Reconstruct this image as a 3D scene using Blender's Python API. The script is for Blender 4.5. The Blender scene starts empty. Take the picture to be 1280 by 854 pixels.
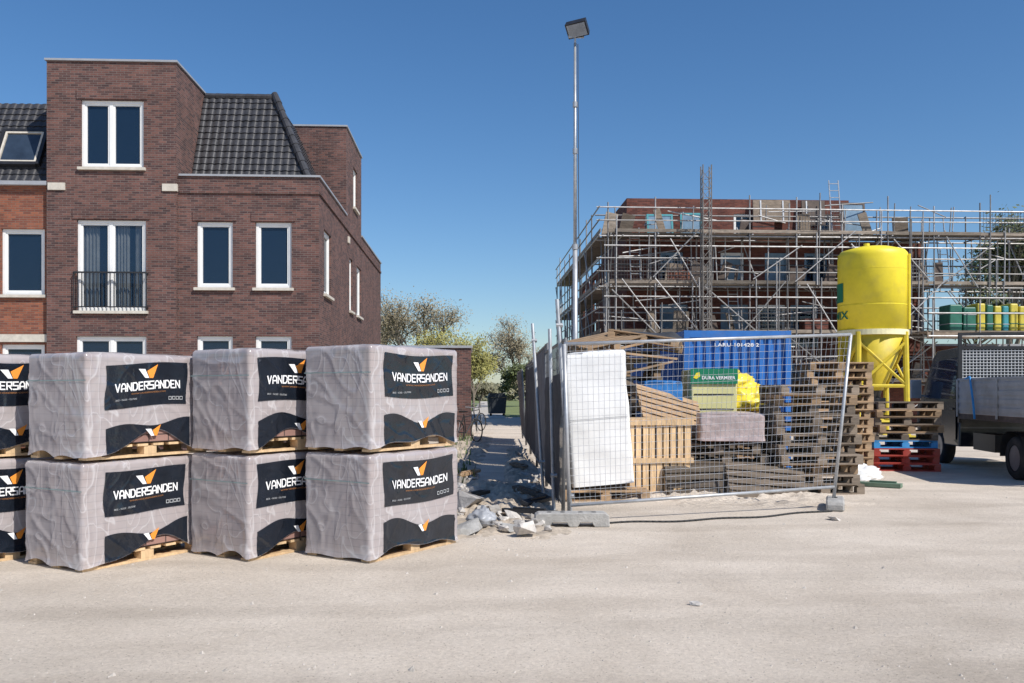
import bpy, bmesh, math, random
from mathutils import Vector, Matrix, noise
R=random.Random(7)
F=1100.0; H=1.5
V=Vector
def PX(px,Y): return (px-640)/F*Y
sc=bpy.context.scene; col=sc.collection
rad=math.radians
# ------------------------------------------------------------------ materials
def base(name):
    m=bpy.data.materials.new(name); m.use_nodes=True
    nt=m.node_tree; return m,nt,nt.nodes['Principled BSDF']
def N(nt,t,**k):
    n=nt.nodes.new(t)
    for a,b in k.items(): setattr(n,a,b)
    return n
def ramp(nt,c0,c1,p0=.3,p1=.7):
    r=N(nt,'ShaderNodeValToRGB'); e=r.color_ramp.elements
    e[0].position=p0; e[1].position=p1; e[0].color=(*c0,1); e[1].color=(*c1,1); return r
def sc3(c,k): return tuple(min(1,max(0,x*k)) for x in c)
def mat(name,c,rough=.7,var=.15,scale=5,bump=0,bscale=40,metal=0,stretch=(1,1,1),objvar=0,dirt=0,spec=.5):
    m,nt,b=base(name); L=nt.links
    tc=N(nt,'ShaderNodeTexCoord'); mp=N(nt,'ShaderNodeMapping'); mp.inputs['Scale'].default_value=stretch
    L.new(tc.outputs['Object'],mp.inputs['Vector'])
    n=N(nt,'ShaderNodeTexNoise'); n.inputs['Scale'].default_value=scale; n.inputs['Detail'].default_value=6; n.inputs['Roughness'].default_value=.65
    L.new(mp.outputs[0],n.inputs['Vector'])
    r=ramp(nt,sc3(c,1-var),sc3(c,1+var)); L.new(n.outputs[0],r.inputs[0]); out=r.outputs[0]
    if dirt:
        n2=N(nt,'ShaderNodeTexNoise'); n2.inputs['Scale'].default_value=2.3; n2.inputs['Detail'].default_value=8
        L.new(tc.outputs['Object'],n2.inputs['Vector'])
        r2=ramp(nt,(0,0,0),(1,1,1),.52,.72); L.new(n2.outputs[0],r2.inputs[0])
        mx=N(nt,'ShaderNodeMix',data_type='RGBA'); mul=N(nt,'ShaderNodeMath',operation='MULTIPLY'); mul.inputs[1].default_value=dirt
        L.new(r2.outputs[0],mul.inputs[0]); L.new(mul.outputs[0],mx.inputs['Factor']); L.new(out,mx.inputs['A']); mx.inputs['B'].default_value=(.2,.17,.13,1)
        out=mx.outputs['Result']
    if objvar:
        oi=N(nt,'ShaderNodeObjectInfo'); mr=N(nt,'ShaderNodeMapRange'); mr.inputs['To Min'].default_value=1-objvar; mr.inputs['To Max'].default_value=1+objvar
        hs=N(nt,'ShaderNodeHueSaturation'); L.new(oi.outputs['Random'],mr.inputs['Value']); L.new(mr.outputs[0],hs.inputs['Value']); L.new(out,hs.inputs['Color']); out=hs.outputs[0]
    L.new(out,b.inputs['Base Color']); b.inputs['Roughness'].default_value=rough; b.inputs['Metallic'].default_value=metal
    b.inputs['Specular IOR Level'].default_value=spec
    if bump:
        n3=N(nt,'ShaderNodeTexNoise'); n3.inputs['Scale'].default_value=bscale; n3.inputs['Detail'].default_value=5
        L.new(mp.outputs[0],n3.inputs['Vector'])
        bp=N(nt,'ShaderNodeBump'); bp.inputs['Strength'].default_value=bump; bp.inputs['Distance'].default_value=.02
        L.new(n3.outputs[0],bp.inputs['Height']); L.new(bp.outputs[0],b.inputs['Normal'])
    return m
def brick(name,c1,c2,mortar,bw=.215,rh=.0625,ms=.012,patch=.25,off=.5):
    m,nt,b=base(name); L=nt.links
    uv=N(nt,'ShaderNodeTexCoord')
    t=N(nt,'ShaderNodeTexBrick',offset=off); t.inputs['Scale'].default_value=1; t.inputs['Brick Width'].default_value=bw; t.inputs['Row Height'].default_value=rh
    t.inputs['Mortar Size'].default_value=ms*.5; t.inputs['Mortar Smooth'].default_value=.2; t.inputs['Bias'].default_value=0
    t.inputs['Color1'].default_value=(*c1,1); t.inputs['Color2'].default_value=(*c2,1); t.inputs['Mortar'].default_value=(*mortar,1)
    L.new(uv.outputs['UV'],t.inputs['Vector'])
    n=N(nt,'ShaderNodeTexNoise'); n.inputs['Scale'].default_value=1.1; n.inputs['Detail'].default_value=9; n.inputs['Roughness'].default_value=.78
    L.new(uv.outputs['Object'],n.inputs['Vector'])
    r=ramp(nt,(1-patch,)*3,(1+patch*.6,)*3,.3,.7); L.new(n.outputs[0],r.inputs[0])
    mx=N(nt,'ShaderNodeMix',data_type='RGBA',blend_type='MULTIPLY'); mx.inputs['Factor'].default_value=1
    L.new(t.outputs['Color'],mx.inputs['A']); L.new(r.outputs[0],mx.inputs['B']); L.new(mx.outputs['Result'],b.inputs['Base Color'])
    b.inputs['Roughness'].default_value=.88; b.inputs['Specular IOR Level'].default_value=.25
    bp=N(nt,'ShaderNodeBump',invert=True); bp.inputs['Strength'].default_value=.5; bp.inputs['Distance'].default_value=.01
    L.new(t.outputs['Fac'],bp.inputs['Height']); L.new(bp.outputs[0],b.inputs['Normal'])
    return m
M={}
M['brick']=brick('dark_red_brick',(.185,.09,.074),(.068,.04,.04),(.175,.148,.135),bw=.19,rh=.056,patch=.35)
M['brick2']=brick('orange_red_brick',(.32,.115,.065),(.16,.058,.042),(.20,.15,.12),bw=.19,rh=.056,patch=.3)
M['brick3']=brick('new_red_brick',(.20,.07,.05),(.10,.038,.03),(.13,.09,.08),patch=.4)
M['packbrick']=brick('packed_brick',(.36,.21,.17),(.28,.16,.135),(.07,.05,.045),.21,.068,.012,.25,0)
M['tile']=mat('roof_tile',(.042,.042,.046),.45,.4,5)
M['stone']=mat('cream_stone',(.55,.51,.44),.8,.15,8)
M['coping']=mat('grey_coping',(.36,.37,.39),.5,.1,4,metal=.2)
M['white']=mat('white_frame',(.80,.80,.78),.4,.05,3)
M['dark']=mat('painted_room_dark',(.03,.03,.035),.9,.3,2)
M['black']=mat('black_metal',(.02,.02,.022),.45,.3,6)
M['curtain']=mat('pale_grey_curtain',(.55,.55,.53),.9,.2,4)
M['steel']=mat('galvanised_steel',(.46,.47,.48),.45,.2,7,metal=.5)
M['steelshade']=mat('shaded_steel',(.20,.205,.21),.6,.3,7,metal=.4)  # darker steel copy, shade on the alley fences put into its colour
M['rust']=mat('dark_rusty_steel',(.10,.075,.062),.7,.3,7,metal=.2)
M['mast']=mat('weathered_mast_steel',(.20,.185,.17),.6,.3,7,metal=.3)
M['scaf']=mat('scaffold_tube',(.31,.305,.30),.55,.3,5,metal=.3,objvar=.5)
M['plank']=mat('scaffold_plank',(.215,.18,.145),.85,.4,3,stretch=(1,5,5),objvar=.45)
M['wood']=mat('pallet_wood',(.36,.24,.14),.85,.35,4,.2,30,stretch=(1,5,3),objvar=.35,dirt=.35)
M['wood_old']=mat('weathered_wood',(.18,.142,.108),.9,.4,4,.2,30,stretch=(1,5,3),objvar=.5,dirt=.3)
M['wood_new']=mat('new_pine',(.60,.42,.24),.75,.28,4,.1,30,stretch=(5,5,1),objvar=.12)
M['wood_red']=mat('red_painted_wood',(.42,.05,.035),.8,.25,5,objvar=.15,dirt=.4)
M['wood_blue']=mat('blue_painted_wood',(.04,.26,.58),.8,.2,5,objvar=.1,dirt=.15)
M['concrete']=mat('concrete',(.36,.35,.33),.9,.3,6,.4,50,dirt=.3)
M['rubble']=mat('broken_concrete',(.46,.43,.395),.9,.3,8,.5,40,objvar=.3)
M['soil']=mat('brown_soil',(.44,.37,.29),.95,.35,5,.8,25)
M['blue']=mat('container_blue',(.02,.14,.45),.45,.18,3,dirt=.2)
M['bluewrap']=mat('blue_wrap',(.03,.17,.45),.3,.25,4,.5,9)
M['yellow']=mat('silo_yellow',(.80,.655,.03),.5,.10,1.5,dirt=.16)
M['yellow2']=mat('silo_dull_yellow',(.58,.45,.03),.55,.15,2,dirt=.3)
M['rim_pale']=mat('silo_pale_rim',(.80,.74,.45),.5,.1,3)
M['yellowbag']=mat('yellow_plastic',(.80,.64,.06),.3,.15,6,.4,10)
M['yellowpack']=mat('yellow_pack',(.55,.46,.06),.5,.2,4)
M['paleyel']=mat('pale_yellow_board',(.68,.64,.30),.6,.1,3)
M['green']=mat('logo_green',(.0,.17,.08),.5,.1,3)
M['green2']=mat('pack_green',(.02,.13,.09),.5,.25,3)
M['plankgreen']=mat('faded_green_timber',(.13,.20,.14),.8,.3,5,dirt=.4)
M['whiteprint']=mat('white_print',(.85,.85,.85),.5,.03,3)
M['greyprint']=mat('grey_print',(.40,.41,.42),.5,.03,3)
M['orange']=mat('orange_print',(.85,.30,.04),.5,.05,3)
M['orange2']=mat('dull_orange_print',(.40,.17,.05),.5,.05,3)
M['label']=mat('black_print',(.010,.014,.022),.16,.4,4,.55,6,spec=.6)
M['strap']=mat('grey_teal_strap',(.26,.34,.33),.5,.1,4)
M['foil']=mat('white_foil',(.82,.82,.81),.35,.04,5,.25,4,stretch=(.6,.6,2))
M['mesh']=mat('fence_wire',(.66,.67,.68),.5,.12,8,metal=0)
M['meshdark']=mat('shaded_fence_wire',(.13,.135,.14),.6,.2,8,metal=.2)  # darker copy of the fence wire with the alley shade painted in
M['cloth']=mat('dark_sheeting',(.035,.038,.045),.8,.35,3)
M['cloth2']=mat('grey_sheeting',(.11,.115,.13),.7,.3,3)
M['tyre']=mat('tyre_rubber',(.02,.02,.02),.9,.3,10,dirt=.3)
M['rim']=mat('steel_rim',(.25,.25,.26),.4,.2,5,metal=.6)
M['paint']=mat('dark_van_paint',(.022,.026,.034),.2,.2,3,dirt=.15)
M['alu']=mat('dusty_grey_board',(.36,.365,.37),.5,.15,3,metal=.1,dirt=.4)
M['meshwhite']=mat('light_grid',(.6,.6,.6),.5,.1,3)
M['redlamp']=mat('red_lens',(.4,.02,.02),.3,.1,4)
M['bark']=mat('grey_bark',(.18,.15,.12),.95,.3,4)
M['leafy']=mat('yellow_green_leaf',(.29,.27,.08),.7,.4,.6)
M['leafg']=mat('green_leaf',(.095,.115,.045),.7,.4,.6)
M['leafp']=mat('pale_hedge_leaf',(.19,.18,.11),.8,.4,.3)
M['leafb']=mat('grey_bud',(.27,.225,.14),.8,.35,.6)
M['weed']=mat('weed_green',(.09,.13,.04),.7,.4,3)
M['grass']=mat('grass',(.17,.20,.07),.9,.3,.4,.5,8)
M['cable']=mat('cable_rubber',(.03,.03,.03),.7,.2,5)
M['lampglass']=mat('lamp_glass',(.25,.28,.32),.15,.2,4)
M['pink']=mat('pinkish_wrapped_brick',(.44,.36,.35),.3,.25,5,.4,12)
M['teal']=mat('teal_board',(.04,.26,.30),.6,.15,4)
M['bluegrey']=mat('blue_grey_foil',(.15,.24,.33),.3,.3,2)
M['skyglass']=mat('dark_roof_glass',(.03,.045,.07),.08,.3,2)
M['bin']=mat('bin_plastic',(.03,.035,.04),.5,.2,3)
def glass():
    m,nt,b=base('window_glass'); L=nt.links
    b.inputs['Base Color'].default_value=(.018,.045,.095,1); b.inputs['Roughness'].default_value=.03; b.inputs['Specular IOR Level'].default_value=1  # blue base colour stands in for reflected sky
    tr=N(nt,'ShaderNodeBsdfTransparent'); tr.inputs[0].default_value=(.75,.78,.8,1)
    n=N(nt,'ShaderNodeTexNoise'); n.inputs['Scale'].default_value=.7
    tc=N(nt,'ShaderNodeTexCoord'); L.new(tc.outputs['Object'],n.inputs['Vector'])
    bp=N(nt,'ShaderNodeBump'); bp.inputs['Strength'].default_value=.1; L.new(n.outputs[0],bp.inputs['Height']); L.new(bp.outputs[0],b.inputs['Normal'])
    mx=N(nt,'ShaderNodeMixShader'); mx.inputs[0].default_value=.5
    L.new(tr.outputs[0],mx.inputs[1]); L.new(b.outputs[0],mx.inputs[2]); L.new(mx.outputs[0],nt.nodes['Material Output'].inputs[0])
    return m
M['glass']=glass()
def wrapmat():
    m,nt,b=base('plastic_wrap'); L=nt.links
    tc=N(nt,'ShaderNodeTexCoord')
    def noi(sc_,stretch,det,dist,rot=(12,-10,0)):
        mp=N(nt,'ShaderNodeMapping'); mp.inputs['Scale'].default_value=stretch; mp.inputs['Rotation'].default_value=tuple(rad(q) for q in rot); L.new(tc.outputs['Object'],mp.inputs['Vector'])
        n=N(nt,'ShaderNodeTexNoise'); n.inputs['Scale'].default_value=sc_; n.inputs['Detail'].default_value=det; n.inputs['Roughness'].default_value=.5; n.inputs['Distortion'].default_value=dist
        L.new(mp.outputs[0],n.inputs['Vector']); return n
    def ridge(n):
        a=N(nt,'ShaderNodeMath',operation='SUBTRACT'); a.inputs[1].default_value=.5; L.new(n.outputs[0],a.inputs[0])
        ab=N(nt,'ShaderNodeMath',operation='ABSOLUTE'); L.new(a.outputs[0],ab.inputs[0]); return ab
    # rows of bricks dimly seen through the film
    t=N(nt,'ShaderNodeTexBrick',offset=0.0); t.inputs['Scale'].default_value=1; t.inputs['Brick Width'].default_value=.21; t.inputs['Row Height'].default_value=.068
    t.inputs['Mortar Size'].default_value=.006; t.inputs['Mortar Smooth'].default_value=1
    t.inputs['Color1'].default_value=(.43,.365,.355,1); t.inputs['Color2'].default_value=(.385,.325,.32,1); t.inputs['Mortar'].default_value=(.27,.24,.24,1)
    L.new(tc.outputs['UV'],t.inputs['Vector'])
    n=noi(1.5,(1.6,1.6,.8),4,.6); r=ramp(nt,(.22,)*3,(.72,)*3,.35,.68); L.new(n.outputs[0],r.inputs[0])
    mx0=N(nt,'ShaderNodeMix',data_type='RGBA'); L.new(r.outputs[0],mx0.inputs['Factor']); L.new(t.outputs['Color'],mx0.inputs['A']); mx0.inputs['B'].default_value=(.50,.47,.475,1)  # pale noise patches paint a whitish haze over the film
    # a few long soft creases, their glints painted as pale colour
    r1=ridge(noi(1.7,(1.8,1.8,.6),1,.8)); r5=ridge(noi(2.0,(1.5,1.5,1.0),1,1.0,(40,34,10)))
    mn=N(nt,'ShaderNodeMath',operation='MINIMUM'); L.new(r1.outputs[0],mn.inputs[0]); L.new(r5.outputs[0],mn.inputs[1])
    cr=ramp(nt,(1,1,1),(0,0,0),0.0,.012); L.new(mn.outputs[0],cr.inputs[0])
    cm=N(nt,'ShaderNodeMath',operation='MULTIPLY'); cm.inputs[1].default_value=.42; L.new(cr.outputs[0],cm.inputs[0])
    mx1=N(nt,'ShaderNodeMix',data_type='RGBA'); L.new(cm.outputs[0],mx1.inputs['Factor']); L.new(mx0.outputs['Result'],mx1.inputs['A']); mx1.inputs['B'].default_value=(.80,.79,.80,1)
    L.new(mx1.outputs['Result'],b.inputs['Base Color']); b.inputs['Roughness'].default_value=.16; b.inputs['Specular IOR Level'].default_value=.9
    cl=N(nt,'ShaderNodeMath',operation='MINIMUM'); cl.inputs[1].default_value=.05; L.new(mn.outputs[0],cl.inputs[0])
    n4=noi(3.2,(1.6,1.6,.6),1.5,.8); ad=N(nt,'ShaderNodeMath',operation='MULTIPLY_ADD'); ad.inputs[1].default_value=-.35; L.new(n4.outputs[0],ad.inputs[0]); L.new(cl.outputs[0],ad.inputs[2])
    bp=N(nt,'ShaderNodeBump',invert=True); bp.inputs['Strength'].default_value=.55; bp.inputs['Distance'].default_value=.06
    L.new(ad.outputs[0],bp.inputs['Height']); L.new(bp.outputs[0],b.inputs['Normal'])
    tr=N(nt,'ShaderNodeBsdfTransparent'); tr.inputs[0].default_value=(.96,.95,.95,1)
    mx=N(nt,'ShaderNodeMixShader'); mx.inputs[0].default_value=.86; L.new(tr.outputs[0],mx.inputs[1]); L.new(b.outputs[0],mx.inputs[2]); L.new(mx.outputs[0],nt.nodes['Material Output'].inputs[0])
    return m
M['wrap']=wrapmat()
def sandmat():
    m,nt,b=base('dusty_sand'); L=nt.links
    tc=N(nt,'ShaderNodeTexCoord')
    def noi(scale,stretch,det=8,ro=.6,dist=0):
        mp=N(nt,'ShaderNodeMapping'); mp.inputs['Scale'].default_value=stretch; mp.inputs['Rotation'].default_value=(0,0,rad(14)); L.new(tc.outputs['Object'],mp.inputs['Vector'])
        n=N(nt,'ShaderNodeTexNoise'); n.inputs['Scale'].default_value=scale; n.inputs['Detail'].default_value=det; n.inputs['Roughness'].default_value=ro; n.inputs['Distortion'].default_value=dist
        L.new(mp.outputs[0],n.inputs['Vector']); return n
    def mul(x,y):
        q=N(nt,'ShaderNodeMix',data_type='RGBA',blend_type='MULTIPLY'); q.inputs['Factor'].default_value=1; L.new(x,q.inputs['A']); L.new(y,q.inputs['B']); return q.outputs['Result']
    a=noi(.6,(1,1,1),11,.72,.4); r=ramp(nt,(.575,.495,.405),(.755,.665,.56),.32,.68); L.new(a.outputs[0],r.inputs[0])
    tr=noi(.5,(.3,1.3,1),7,.65,1.0); r2=ramp(nt,(.90,.90,.90),(1.02,1.02,1.02),.38,.6); L.new(tr.outputs[0],r2.inputs[0])
    f=noi(30,(1,1,1),12,.9); r3=ramp(nt,(.62,.615,.61),(1.16,1.16,1.16),.30,.62); L.new(f.outputs[0],r3.inputs[0])
    vo=N(nt,'ShaderNodeTexVoronoi'); vo.inputs['Scale'].default_value=26; L.new(tc.outputs['Object'],vo.inputs['Vector'])
    r5=ramp(nt,(.58,.56,.54),(1,1,1),.10,.16); L.new(vo.outputs['Distance'],r5.inputs[0])
    sp=N(nt,'ShaderNodeMapping'); sp.inputs['Rotation'].default_value=(0,0,rad(-4)); L.new(tc.outputs['Object'],sp.inputs['Vector'])
    sx=N(nt,'ShaderNodeSeparateXYZ'); L.new(sp.outputs[0],sx.inputs[0])
    wob=noi(.35,(1,1,1),3,.5); wa=N(nt,'ShaderNodeMath',operation='MULTIPLY_ADD'); wa.inputs[1].default_value=1.4; L.new(wob.outputs[0],wa.inputs[0]); L.new(sx.outputs['Y'],wa.inputs[2])
    w1=N(nt,'ShaderNodeMath',operation='PINGPONG'); w1.inputs[1].default_value=.85; L.new(wa.outputs[0],w1.inputs[0])
    r4=ramp(nt,(.90,.895,.89),(1,1,1),.10,.26); L.new(w1.outputs[0],r4.inputs[0])
    out=mul(mul(mul(mul(r.outputs[0],r2.outputs[0]),r3.outputs[0]),r4.outputs[0]),r5.outputs[0])
    L.new(out,b.inputs['Base Color']); b.inputs['Roughness'].default_value=.95; b.inputs['Specular IOR Level'].default_value=.12
    g=noi(6,(1,1,1),12,.78)
    bp=N(nt,'ShaderNodeBump'); bp.inputs['Strength'].default_value=.5; bp.inputs['Distance'].default_value=.05
    L.new(g.outputs[0],bp.inputs['Height'])
    bp2=N(nt,'ShaderNodeBump'); bp2.inputs['Strength'].default_value=.7; bp2.inputs['Distance'].default_value=.014
    L.new(f.outputs[0],bp2.inputs['Height']); L.new(bp.outputs[0],bp2.inputs['Normal']); L.new(bp2.outputs[0],b.inputs['Normal'])
    return m
M['sand']=sandmat()
# ------------------------------------------------------------------ mesh builder
class MB:
    def __init__(s): s.v=[]; s.f=[]
    def poly(s,pts):
        i=len(s.v); s.v+=[tuple(p) for p in pts]; s.f.append(tuple(range(i,i+len(pts))))
    def box(s,c,d,rz=0,rot=None):
        m=rot if rot is not None else Matrix.Rotation(rz,3,'Z'); c=V(c); i=len(s.v)
        for z in (-.5,.5):
            for x,y in ((-.5,-.5),(.5,-.5),(.5,.5),(-.5,.5)):
                s.v.append(tuple(c+m@V((x*d[0],y*d[1],z*d[2]))))
        for q in ((3,2,1,0),(4,5,6,7),(0,1,5,4),(1,2,6,5),(2,3,7,6),(3,0,4,7)): s.f.append(tuple(i+k for k in q))
    def b2(s,a,b):
        a=V(a);b=V(b); s.box((a+b)/2,(abs(b.x-a.x),abs(b.y-a.y),abs(b.z-a.z)))
    def tube(s,a,b,r,r2=None,n=6,cap=True):
        a=V(a);b=V(b); r2=r if r2 is None else r2; d=(b-a)
        if d.length<1e-6: return
        d.normalize(); u=d.orthogonal().normalized(); w=d.cross(u); i=len(s.v)
        for p,q in ((a,r),(b,r2)):
            for k in range(n):
                t=2*math.pi*k/n; s.v.append(tuple(p+(u*math.cos(t)+w*math.sin(t))*q))
        for k in range(n):
            j=(k+1)%n; s.f.append((i+k,i+j,i+n+j,i+n+k))
        if cap: s.f.append(tuple(i+n-1-k for k in range(n))); s.f.append(tuple(i+n+k for k in range(n)))
    def path(s,pts,r,n=6):
        for a,b in zip(pts[:-1],pts[1:]): s.tube(a,b,r,n=n)
    def lathe(s,prof,c,axis='Z',n=24,cap=True):
        c=V(c); i=len(s.v)
        for (r,h) in prof:
            for k in range(n):
                t=2*math.pi*k/n; x,y=r*math.cos(t),r*math.sin(t)
                s.v.append(tuple(c+(V((x,y,h)) if axis=='Z' else V((x,h,y)) if axis=='Y' else V((h,x,y)))))
        for a in range(len(prof)-1):
            for k in range(n):
                j=(k+1)%n; s.f.append((i+a*n+k,i+a*n+j,i+(a+1)*n+j,i+(a+1)*n+k))
        if cap:
            s.f.append(tuple(i+n-1-k for k in range(n))); e=i+(len(prof)-1)*n; s.f.append(tuple(e+k for k in range(n)))
    def prism(s,pts,y0,y1,wf=None):
        i=len(s.v); n=len(pts)
        for y in (y0,y1):
            for x,z in pts: s.v.append((x,y*(wf(z) if wf else 1),z))
        s.f.append(tuple(i+k for k in range(n))); s.f.append(tuple(i+n+n-1-k for k in range(n)))
        for k in range(n):
            j=(k+1)%n; s.f.append((i+j,i+k,i+n+k,i+n+j))
    def grid(s,nu,nv,fn):
        i=len(s.v)
        for a in range(nu+1):
            for b in range(nv+1): s.v.append(tuple(fn(a/nu,b/nv)))
        for a in range(nu):
            for b in range(nv):
                k=i+a*(nv+1)+b; s.f.append((k,k+nv+1,k+nv+2,k+1))
    def ring(s,c,rad_,r,axis='Y',n=28):
        pts=[]
        for k in range(n+1):
            t=2*math.pi*k/n; x,z=rad_*math.cos(t),rad_*math.sin(t)
            pts.append(V(c)+(V((x,0,z)) if axis=='Y' else V((0,x,z))))
        s.path(pts,r,5)
    def build(s,name,m,parent=None,smooth=False,loc=None):
        me=bpy.data.meshes.new(name); me.from_pydata(s.v,[],s.f); me.update()
        uvl=me.uv_layers.new(name='UVMap')
        for p in me.polygons:
            n=p.normal
            if abs(n.z)>.8:
                for li in p.loop_indices:
                    c=me.vertices[me.loops[li].vertex_index].co; uvl.data[li].uv=(c.x,c.y)
            else:
                t=V((-n.y,n.x,0)).normalized(); k=1/max(.2,math.sqrt(1-n.z*n.z))
                if smooth: t=V((1,0,0)) if abs(n.y)>abs(n.x) else V((0,1,0)); k=1
                for li in p.loop_indices:
                    c=me.vertices[me.loops[li].vertex_index].co; uvl.data[li].uv=(t.dot(c),c.z*k)
        if smooth: me.polygons.foreach_set('use_smooth',[True]*len(me.polygons))
        me.materials.append(m)
        o=bpy.data.objects.new(name,me); col.objects.link(o)
        if parent is not None: o.parent=parent
        if loc is not None: o.location=loc
        return o
def tag(o,label,cat,group=None):
    o['label']=label; o['category']=cat
    if group: o['group']=group
    return o
def thing(name,label,cat,loc=(0,0,0),rz=0,group=None):
    o=bpy.data.objects.new(name,None); col.objects.link(o); o.location=loc; o.rotation_euler=(0,0,rz); o.empty_display_size=.1
    return tag(o,label,cat,group)
def struct(o): o['kind']='structure'; return o
def dup(root,loc,rot,label,group=None):
    r=root.copy(); col.objects.link(r); r.location=loc; r.rotation_euler=rot; r['label']=label
    if group: r['group']=group
    for ch in list(root.children):
        c=ch.copy(); col.objects.link(c); c.parent=r
        for g in list(ch.children):
            d=g.copy(); col.objects.link(d); d.parent=c
    return r
_tc={}
def text_geo(s,off=0):
    if (s,off) in _tc: return _tc[(s,off)]
    cu=bpy.data.curves.new('t','FONT'); cu.body=s; cu.size=1; cu.align_x='CENTER'; cu.align_y='CENTER'; cu.offset=off; cu.resolution_u=2
    o=bpy.data.objects.new('t',cu); col.objects.link(o)
    dg=bpy.context.evaluated_depsgraph_get(); dg.update()
    me=bpy.data.meshes.new_from_object(o.evaluated_get(dg))
    vs=[(v.co.x,v.co.y) for v in me.vertices]; fs=[tuple(p.vertices) for p in me.polygons]
    bpy.data.objects.remove(o); bpy.data.meshes.remove(me); bpy.data.curves.remove(cu)
    x0=min(v[0] for v in vs); x1=max(v[0] for v in vs); y0=min(v[1] for v in vs); y1=max(v[1] for v in vs)
    vs=[((x-(x0+x1)/2)/(x1-x0),(y-(y0+y1)/2)/(y1-y0)) for x,y in vs]
    _tc[(s,off)]=(vs,fs); return vs,fs
def put_text(mb,s,w,h,fn,off=0):
    vs,fs=text_geo(s,off); i=len(mb.v)
    for x,y in vs: mb.v.append(tuple(fn(x*w,y*h)))
    for f in fs: mb.f.append(tuple(i+k for k in f))
GL={'V':[[(0,1),(.42,0),(.84,1)]],'A':[[(0,0),(0,.72),(.24,1),(.60,1),(.84,.72),(.84,0)],[(0,.36),(.84,.36)]],
'N':[[(0,0),(0,1),(.84,0),(.84,1)]],'D':[[(0,0),(0,1),(.55,1),(.84,.74),(.84,.26),(.55,0),(0,0)]],
'E':[[(.8,1),(0,1),(0,0),(.8,0)],[(0,.5),(.7,.5)]],'R':[[(0,0),(0,1),(.84,1),(.84,.48),(0,.48)],[(.36,.48),(.84,0)]],
'S':[[(.84,1),(0,1),(0,.52),(.84,.48),(.84,0),(0,0)]]}
def angular_text(mb,s,w,h,fn3,th=.22):
    n=len(s); adv=1.16; tot=(n-1)*adv+.84; ux=w/tot; k=0
    for i,c in enumerate(s):
        for st_ in GL[c]:
            for (ax,ay),(bx,by) in zip(st_[:-1],st_[1:]):
                A=V(((i*adv+ax)*ux-w/2,(ay-.5)*h)); B=V(((i*adv+bx)*ux-w/2,(by-.5)*h)); d=(B-A).normalized(); t=th*h*.42; e=V((-d.y,d.x))*t; d=d*t*.8
                k+=1; lf=.0004*(k%5)
                mb.poly([fn3(p.x,p.y,lf) for p in (A-d-e,B+d-e,B+d+e,A-d+e)])
# ------------------------------------------------------------------ setting
g=MB(); g.poly([(-900,-200,0),(900,-200,0),(900,1500,0),(-900,1500,0)]); struct(g.build('ground',M['sand']))
g=MB(); g.poly([(-300,52,.01),(300,52,.01),(300,900,.01),(-300,900,.01)]); struct(g.build('grass_field',M['grass']))
g=MB(); g.poly([(-2.6,50,.016),(-.4,50,.016),(-1.5,140,.016),(-5,140,.016)]); struct(g.build('path',mat('path_paving',(.46,.42,.37),.9,.15,2)))
def heap(name,x0,x1,y0,y1,hgt,sd,m=None):
    mb=MB()
    def fn(a,b):
        x=x0+(x1-x0)*a; y=y0+(y1-y0)*b
        e=max(0,math.sin(math.pi*a))**.6*max(0,math.sin(math.pi*b))**.6
        z=e*hgt*(.45+.9*noise.noise(V((x*1.3,y*1.3,sd)))+.5*noise.noise(V((x*5,y*5,sd)))+.35*noise.noise(V((x*13,y*13,sd))))-.01
        return V((x,y,z))
    mb.grid(80,110,fn); return struct(mb.build(name,m or M['soil'],smooth=True))
heap('soil_heap',-.95,.66,8.9,15,.18,3.3)
heap('soil_heap',.9,5.0,11.4,13.4,.12,9.1,M['sand'])
heap('soil_heap',-1.9,-.6,15.5,30,.16,5.7)
heap('soil_heap',-.15,.5,12.5,24,.18,7.7)
st=MB()
for i in range(4200):
    y=2.6+R.random()**1.3*11; x=R.uniform(-.62,.62)*y
    if R.random()<.3: y=R.uniform(8,13); x=R.uniform(-.05,.05)*y
    s=.003+.011*R.random()**4+(.018 if R.random()<.012 else 0)
    a=R.random()*6; i0=len(st.v)
    for k in range(5): st.v.append((x+s*math.cos(a+k*1.257)*R.uniform(.7,1.2),y+s*math.sin(a+k*1.257)*R.uniform(.7,1.2),-.001))
    st.v.append((x+s*.2,y,s*R.uniform(.5,.9)))
    for k in range(5): st.f.append((i0+k,i0+(k+1)%5,i0+5))
o=st.build('gravel',mat('pebble',(.44,.40,.35),.9,.5,20)); tag(o,'loose pebbles strewn over the sandy road','gravel'); o['kind']='stuff'
# ------------------------------------------------------------------ walls / windows
def wall(mb,o,u,L,z0,z1,ops=(),depth=.12):
    o=V(o);u=V(u).normalized(); n=u.cross(V((0,0,1)))
    us=sorted({0,L}|{a for q in ops for a in q[:2]}); zs=sorted({z0,z1}|{a for q in ops for a in q[2:]})
    P=lambda a,z,d=0: o+u*a-n*d+V((0,0,z))
    for a,b in zip(us[:-1],us[1:]):
        for c,d in zip(zs[:-1],zs[1:]):
            m=((a+b)/2,(c+d)/2)
            if any(q[0]<m[0]<q[1] and q[2]<m[1]<q[3] for q in ops): continue
            mb.poly([P(a,c),P(b,c),P(b,d),P(a,d)])
    for a,b,c,d in ops:
        mb.poly([P(a,c),P(a,d),P(a,d,depth),P(a,c,depth)]); mb.poly([P(b,d),P(b,c),P(b,c,depth),P(b,d,depth)])
        mb.poly([P(a,d),P(b,d),P(b,d,depth),P(a,d,depth)]); mb.poly([P(b,c),P(a,c),P(a,c,depth),P(b,c,depth)])
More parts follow.
